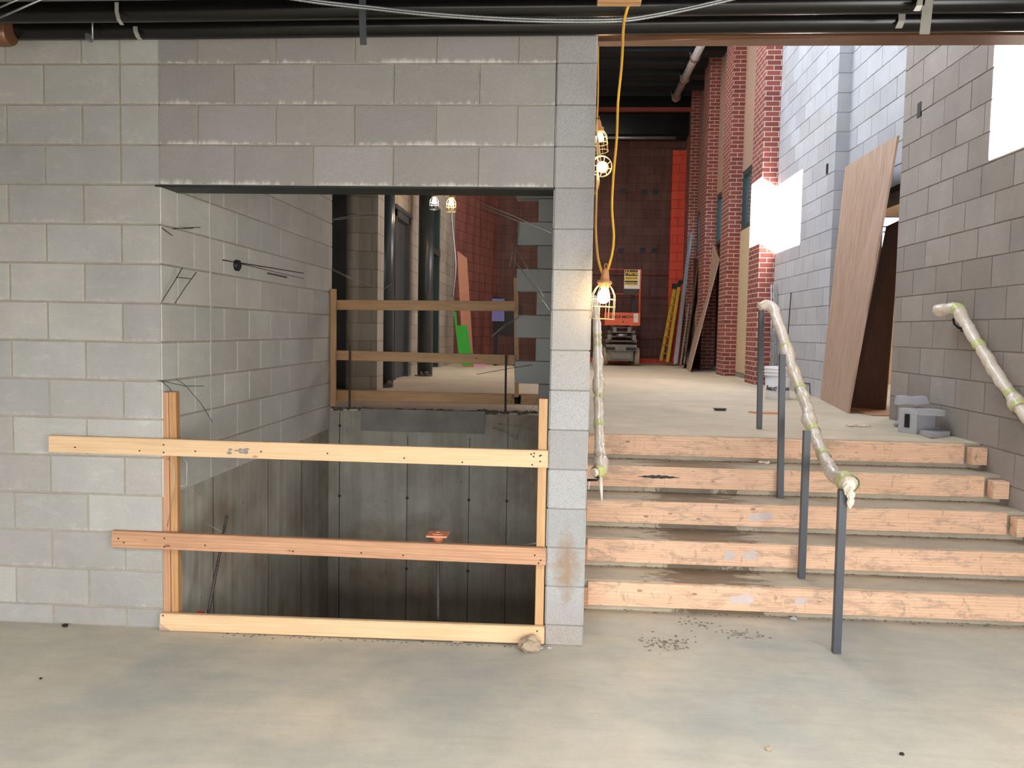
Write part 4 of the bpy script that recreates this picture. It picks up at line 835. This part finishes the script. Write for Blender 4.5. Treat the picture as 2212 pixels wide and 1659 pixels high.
# ------------------------------------------------------------------ scissor lift
LX, LY = 3.36, 14.0
o = root('scissor_lift', (LX, LY+.9, H), 'orange and grey scissor lift parked before the far red wall', 'lift')
def lb(name, mat, *bx):
    b = MB()
    for a, c in bx: b.box((LX+a[0], LY+a[1], a[2]), (LX+c[0], LY+c[1], c[2]))
    return b.build(name, mat, o)
lb('chassis', 'liftgrey', ((-.30, .05, 1.0), (.27, 1.6, 1.22)), ((-.34, .02, 1.22), (.34, 1.7, 1.36)), ((-.22, 0, 1.05), (.22, .06, 1.18)))
lb('bumper', 'darkmetal', ((-.34, -.01, 1.24), (-.14, .03, 1.3))); lb('bumper', 'darkmetal', ((.1, -.01, 1.24), (.32, .03, 1.3)))
for sx in (-.34, .30):
    for y in (.28, 1.45):
        b = MB(); b.lathe((LX+sx-(.05 if sx < 0 else .0), LY+y, H+.2), [(.19, 0), (.2, .02), (.2, .09), (.19, .11)], 24, (1, 0, 0)); wh = b.build('wheel', 'tyre', o)
        b = MB(); b.lathe((LX+sx-(.06 if sx < 0 else -.11), LY+y, H+.2), [(.07, 0), (.07, .012)], 16, (1, 0, 0)); b.build('hub', 'liftgrey', wh)
for k, z in enumerate((1.4, 1.5, 1.6, 1.7)):
    wd = (.34, .28, .30, .24)[k]
    lb('scissor_arm', 'liftgrey', ((-wd, .1+.02*k, z), (-wd+.07, 1.6, z+.075)), ((wd-.07, .1+.02*k, z), (wd, 1.6, z+.075)), ((-wd, .12, z+.02), (wd, .16, z+.05)))
b = MB(); b.tube([(LX-.12, LY+.06, 1.56), (LX+.12, LY+.06, 1.56)], .035, 12); b.build('cylinder', 'galv', o)
for x0_, x1_, z0_, z1_ in ((-.2, -.12, 1.62, 1.74), (.12, .2, 1.62, 1.74), (-.31, -.23, 1.46, 1.58), (.23, .31, 1.46, 1.58)): lb('pivot_block', 'liftgrey', ((x0_, -.02, z0_), (x1_, .08, z1_)))
pl = lb('platform', 'liftorange', ((-.38, 0, 1.78), (.39, 1.8, 2.06)))
b = MB(); b.tube([(LX+.02, LY-.002, 1.86), (LX+.02, LY-.006, 1.86)], .016, 12); b.build('hole', 'black', pl)
text('lettering', 'LINDE MECH', .082, FM((LX-.02, LY-.003, 1.965), (1, 0, 0), (0, 0, 1)), 'black', o, sx=1.05, bold=.002)
b = MB()
for z in (2.47, 3.0): b.tube([(LX-.36, LY+1.75, z), (LX-.36, LY+.03, z), (LX+.37, LY+.03, z), (LX+.37, LY+1.75, z)], .018, 8)
for x, y in ((-.36, .03), (.37, .03), (-.36, 1.75), (.37, 1.75)): b.tube([(LX+x, LY+y, 2.05), (LX+x, LY+y, 3.0)], .02, 8)
b.build('guard_rail', 'liftorange', o)
lb('control_box', 'darkmetal', ((.2, .1, 2.07), (.28, .18, 2.45)))
sg = lb('sign_panel', 'signwhite', ((.02, -.006, 2.58), (.36, .0, 2.99)))
lb('sign_field', 'signblack', ((.03, -.009, 2.86), (.31, -.006, 2.985)), ((.03, -.009, 2.72), (.31, -.006, 2.755)), ((.02, -.009, 2.46), (.31, .0, 2.58)))
lb('sign_stripe', 'signyellow', ((.03, -.0085, 2.765), (.31, -.006, 2.85)), ((.03, -.0085, 2.66), (.31, -.006, 2.715)))
text('lettering', 'Hertz', .115, FM((LX+.17, LY-.011, 2.925), (1, 0, 0), (0, 0, 1)), 'signyellow', o, shear=.25, sx=1.05, bold=.003)
text('lettering', 'Equipment Rental', .034, FM((LX+.17, LY-.011, 2.812), (1, 0, 0), (0, 0, 1)), 'signblack', o, shear=.2, bold=.001)
text('lettering', '1-(403)-271-2000', .036, FM((LX+.17, LY-.011, 2.69), (1, 0, 0), (0, 0, 1)), 'black', o, bold=.001)
tg = lb('tag', 'signwhite', ((.245, -.006, 1.85), (.345, -.003, 2.045)))
text('lettering', 'JLG', .04, FM((LX+.295, LY-.008, 1.965), (1, 0, 0), (0, 0, 1)), 'redink', o)
# ladders, studs, panels on the right
def ladder(name, bl, br, tl, tr, mat, label, rails=.07):
    o = root(name, tuple((V(bl)+V(br))/2), label, 'ladder'); bl, br, tl, tr = map(V, (bl, br, tl, tr))
    for a, c in ((bl, tl), (br, tr)): board('side_rail', a, c, (0, 1, 0), .09, rails, mat, o)
    for k in range(1, 9):
        t = k/9.2; board('rung', bl.lerp(tl, t), br.lerp(tr, t), (0, 1, 0), .07, .03, 'galv' if mat != 'yellow' else mat, o)
    b = MB(); b.box((min(tl.x, tr.x)-.05, tl.y-.08, tl.z-.02), (max(tl.x, tr.x)+.05, tl.y+.08, tl.z+.1)); b.build('top_cap', 'black', o)
    return o
g_ = lambda px, py, y: tuple(A(px, py, y=y))
ladder('step_ladder', g_(1427, 780, 14.9), g_(1441, 783, 14.6), g_(1457, 622, 15.6), g_(1466, 622, 15.4), 'yellow', 'yellow step ladder leaning folded against the far wall')
ladder('step_ladder', g_(1447, 780, 15.0), g_(1455, 782, 14.8), g_(1470, 615, 15.6), g_(1476, 615, 15.5), 'redladder', 'red ladder leaning just behind the yellow one')
for px0, px1, py0, py1, lab in ((1457, 1491, 787, 503, 'tall galvanised stud leaning in the corner, frontmost'), (1461, 1493, 786, 506, 'tall galvanised stud leaning in the corner, behind the front one')):
    single('metal_stud', g_(px0, py0, 13.6), g_(px1, py1, 15.3), (1, 0, 0), .05, .04, 'galv', lab, 'stud', 'studs in the far corner')
for px0, px1, py0, py1 in ((1470, 1488, 788, 656), (1478, 1487, 785, 715), (1484, 1486, 788, 740)):
    single('metal_strip', g_(px0, py0, 13.3), g_(px1, py1, 14.2), (1, 0, 0), .035, .02, 'liftgrey', 'thin strip leaning low beside the tall studs, %s' % {1470: 'longest', 1478: 'middle length', 1484: 'shortest'}[px0], 'strip')
def sh(name, quad, t, mat, lab, cat='board'): return tag(sheet(name, quad, t, mat), lab, cat)
sh('leaning_board', [A(1492, 788, z=H), (4.62, 13.3, H), A(1509, 560, x=5.1), A(1497, 556, x=5.1)], .02, 'darkply', 'dim brown board leaning between the farthest brick piers')
sh('leaning_board', [A(1477, 790, z=H), A(1490, 804, z=H), A(1554, 560, x=5.1), A(1537, 519, x=5.1)], .02, 'ply', 'rough edged narrow plywood leaning across the farther brick piers')
# plywood across the doorway and inside it
sh('plywood_sheet', [A(1773, 862, z=H), A(1833, 893, z=H), A(1941, 293, x=5.02), A(1828, 360, x=5.12)], .02, 'ply', 'tall pinkish plywood sheet leaning over the doorway on the right')
sh('plywood_sheet', [A(1836, 882, z=H), A(1913, 888, z=H), (5.38, 4.22, 2.78), (5.5, 4.9, 2.8)], .02, 'darkply', 'dark plywood sheet standing inside the doorway behind the leaning one')  # backlit darkness of this sheet is put into its colour
b = MB(); b.box((4.98, 3.66, H), (5.9, 4.6, H+.012)); tag(b.build('threshold_board', 'threshold'), 'brown board lying on the floor across the doorway threshold', 'board')
# bucket
c = (A(1660, 863, z=H)+A(1716, 866, z=H))/2; c = V((c.x+.0, 5.5, H)); 
o = root('paint_bucket', c, 'white plastic bucket with script lettering standing behind the handrail posts', 'bucket')
b = MB(); b.lathe(c, [(.128, 0), (.132, .004), (.150, .37)], 40); b.build('body', 'white', o)
b = MB(); prof = [(.151, .27), (.158, .272), (.158, .28), (.152, .284), (.153, .31), (.161, .312), (.161, .32), (.154, .324), (.155, .348), (.162, .35), (.162, .357), (.156, .36), (.157, .375), (.15, .376), (.15, .27)]
b.lathe(c, prof, 40); b.build('rim_rings', 'white', o)
def curved_text(s, size, z, mat, a0, par, R0=.1385, shear=0., bold=0., sx=1.):
    t = text('lettering', s, size, Matrix(), mat, par, .0004, shear, sx, bold); W0 = V((c.x, c.y, 0)); vd = math.atan2(CP.y-c.y, CP.x-c.x)+a0
    for v in t.data.vertices:
        rr = R0+.001+v.co.z; a = vd+v.co.x/R0; zz = z+v.co.y; v.co = V((c.x+math.cos(a)*rr, c.y+math.sin(a)*rr, H+zz))
    t.matrix_basis = WM[par].inverted()
curved_text('Beauti   Tone', .078, .128, 'black', .0, o, .1395, .35, .002, .72); curved_text('\u2022', .06, .132, 'redink', .06, o, .1398)
curved_text('COLLECTION', .016, .092, 'galv', .0, o, .1375, sx=2.0)
# broken blocks beside the stairs
o = root('concrete_block', (4.82, 2.5, H), 'broken hollow concrete block standing near the right wall on the landing', 'block')
b = MB(); b0 = V((4.78, 2.28, H))
b.prism([(4.74, 2.33, H), (4.80, 2.24, H), (4.80, 2.24, H+.15), (4.82, 2.22, H+.19), (4.72, 2.38, H+.19), (4.72, 2.38, H)], (0.19, .12, 0))
b.build('shell', 'cmu', o)
b = MB(); b.prism([(4.744, 2.318, H+.045), (4.765, 2.285, H+.045), (4.765, 2.285, H+.15), (4.744, 2.318, H+.15)], (-.006, -.004, 0)); b.build('core_hole', 'black', o)
b = MB(); b.prism([(4.80, 2.20, H+.15), (5.0, 2.22, H+.145), (5.01, 2.36, H+.145), (4.82, 2.36, H+.15)], (0, 0, .045)); b.build('face_shell', 'cmu', o)
b = MB(); q = [A(1978, 936, z=H), A(2010, 948, z=H), A(2030, 945, z=H), A(2052, 943, z=H), A(2054, 930, z=H), A(2030, 922, z=H), A(2000, 920, z=H)]
b.prism([p+V((0, 0, .006*math.sin(i*2))) for i, p in enumerate(q)], (0, 0, .035)); tag(b.build('block_shard', 'cmu'), 'flat broken shard lying before the hollow block by the right wall', 'block')
b = MB(); b.lump(A(1940, 922, z=H)+V((0, 0, .02)), (.04, .03, .03), 3, 2, .4); tag(b.build('block_shard', 'cmu'), 'small grey shard to the left of the hollow block', 'block')
b = MB(); q = A(1938, 875, y=2.42); q2 = A(2005, 872, y=2.42)
b.prism([q, A(1942, 857, y=2.42), A(1960, 856, y=2.42), A(1975, 859, y=2.42), A(2002, 857, y=2.42), A(2008, 872, y=2.42), A(1985, 875, y=2.42), A(1962, 873, y=2.42)], (.03, .14, 0)); tag(b.build('block_shard', 'cmu'), 'broken shard lying on top of the hollow block', 'block')
# small litter
c = A(1555, 887, z=H); b = MB(); b.box((c.x-.05, c.y-.03, H+.002), (c.x+.05, c.y+.03, H+.02)); b.box((c.x-.06, c.y-.035, H+.016), (c.x+.06, c.y+.035, H+.022)); tag(b.build('black_lid', 'black'), 'small black plastic cap lying on the upper slab', 'cap')
c = A(1650, 893, z=H); b = MB(); b.prism([(c.x-.13, c.y+.06, H), (c.x+.10, c.y+.04, H), (c.x+.14, c.y-.05, H), (c.x-.06, c.y-.06, H)], (0, 0, .012)); tag(b.build('board_scrap', 'orangeply'), 'flat orange scrap of board at the foot of the top handrail post', 'board')
def crumple(px, py, z, w_, lab, seed):
    c = A(px, py, z=z); b = MB()
    for k in range(4): b.lump(c+V((random.uniform(-w_, w_), random.uniform(-.02, .02), .008)), (w_*.6, .025, .01), seed+k, 2, .6)
    tag(b.build('plastic_scrap', 'wrap'), lab, 'plastic')
crumple(1858, 922, H, .07, 'crumpled clear plastic scrap on the landing before the plywood', 1)
crumple(1648, 1001, .712, .035, 'pale plastic scrap on the tread below the highest riser', 9)
b = MB(); c = A(1143, 1412, z=0); b.lump(c+V((0, .03, .035)), (.058, .045, .042), 5, 3, .28, 1.6); tag(b.build('stone', 'stone'), 'brown broken stone against the right end of the toe board', 'stone')
for k, (px, py, s_, mt, lab) in enumerate(((1166, 1403, .014, 'cmu', 'small grey pebble just right of the brown stone'), (1187, 1402, .01, 'cmu', 'tiny pale pebble at the foot of the block column'), (140, 1354, .013, 'nail', 'dark pebble at the foot of the left block wall'), (1660, 1620, .011, 'stone', 'brown pebble alone on the slab near the bottom edge'), (1948, 1631, .008, 'nail', 'small dark pebble near the bottom right of the slab'), (515, 1368, .014, 'rubble', 'grey lump before the left half of the toe board'), (1714, 1340, .016, 'cmu', 'grey pebble below the lowest riser left of the first post'), (88, 1467, .006, 'nail', 'dark fleck on the slab at the far left'))):
    b = MB(); c = A(px, py, z=0); b.lump(c+V((0, 0, s_*.6)), (s_*1.3, s_, s_*.7), k+20, 2, .35); tag(b.build('pebble', mt), lab, 'pebble')
b = MB(); c = A(990, 1388, z=0); b.tube([c+V((-.022+.004*math.cos(a*.33), 0, 0))+V((math.cos(a*.35+.3)*.024+.02, 0, math.sin(a*.35+.3)*.024+.004)) for a in range(8)], .003, 6); b.prism([c+V((-.03, .0, 0)), c+V((-.004, -.01, .002)), c+V((-.002, .0, .028)), c+V((-.026, .012, .026))], (.03, .008, .002)); tag(b.build('paper_scrap', 'stone'), 'curled brown scrap before the toe board', 'scrap')
# wall details: boxes, plates, leaning rods by the bucket
for px, py, x, lab in ((1986, 237, 5.048, 'small dark electrical slot high on the right wall'), (1787, 365, 5.148, 'small dark electrical slot on the pale far wall'), ):
    c = A(px, py, x=x); b = MB(); b.box((x-.004, c.y-.035, c.z-.06), (x+.01, c.y+.035, c.z+.06)); tag(b.build('electrical_box', 'darkmetal'), lab, 'box')
b = MB(); pts = [A(1738, 827, x=5.146), A(1749, 829, x=5.146), A(1750, 856, x=5.146)]
b.tube(pts, .006, 6); tag(b.build('wall_crack', 'nail'), 'dark cut line low on the pale wall beside the bucket', 'crack')
b = MB()
for k in range(3): b.tube([(5.02+k*.04, 7.55, H), (5.05+k*.035, 7.9, 2.35)], .012, 6)
for k in range(10): b.tube([(5.02+.003*k, 7.55+.035*k, H+.14*k+.05), (5.10+.003*k, 7.55+.035*k, H+.14*k+.05)], .007, 6)
tag(b.build('wire_mesh_strip', 'galv'), 'narrow galvanised mesh strip leaning beside the brick pier', 'mesh')
b = MB(); b.tube([(5.06, 7.0, 1.2), (5.12, 7.1, 2.2)], .008, 6); tag(b.build('thin_rod', 'rebar'), 'thin dark rod leaning on the pale wall above the bucket', 'rod')
b = MB(); b.tube([A(820, 872, y=3.08)+V((0, -.01, 0)), A(822, 872, y=3.08)+V((.01, -.012, 0))], .004, 6)
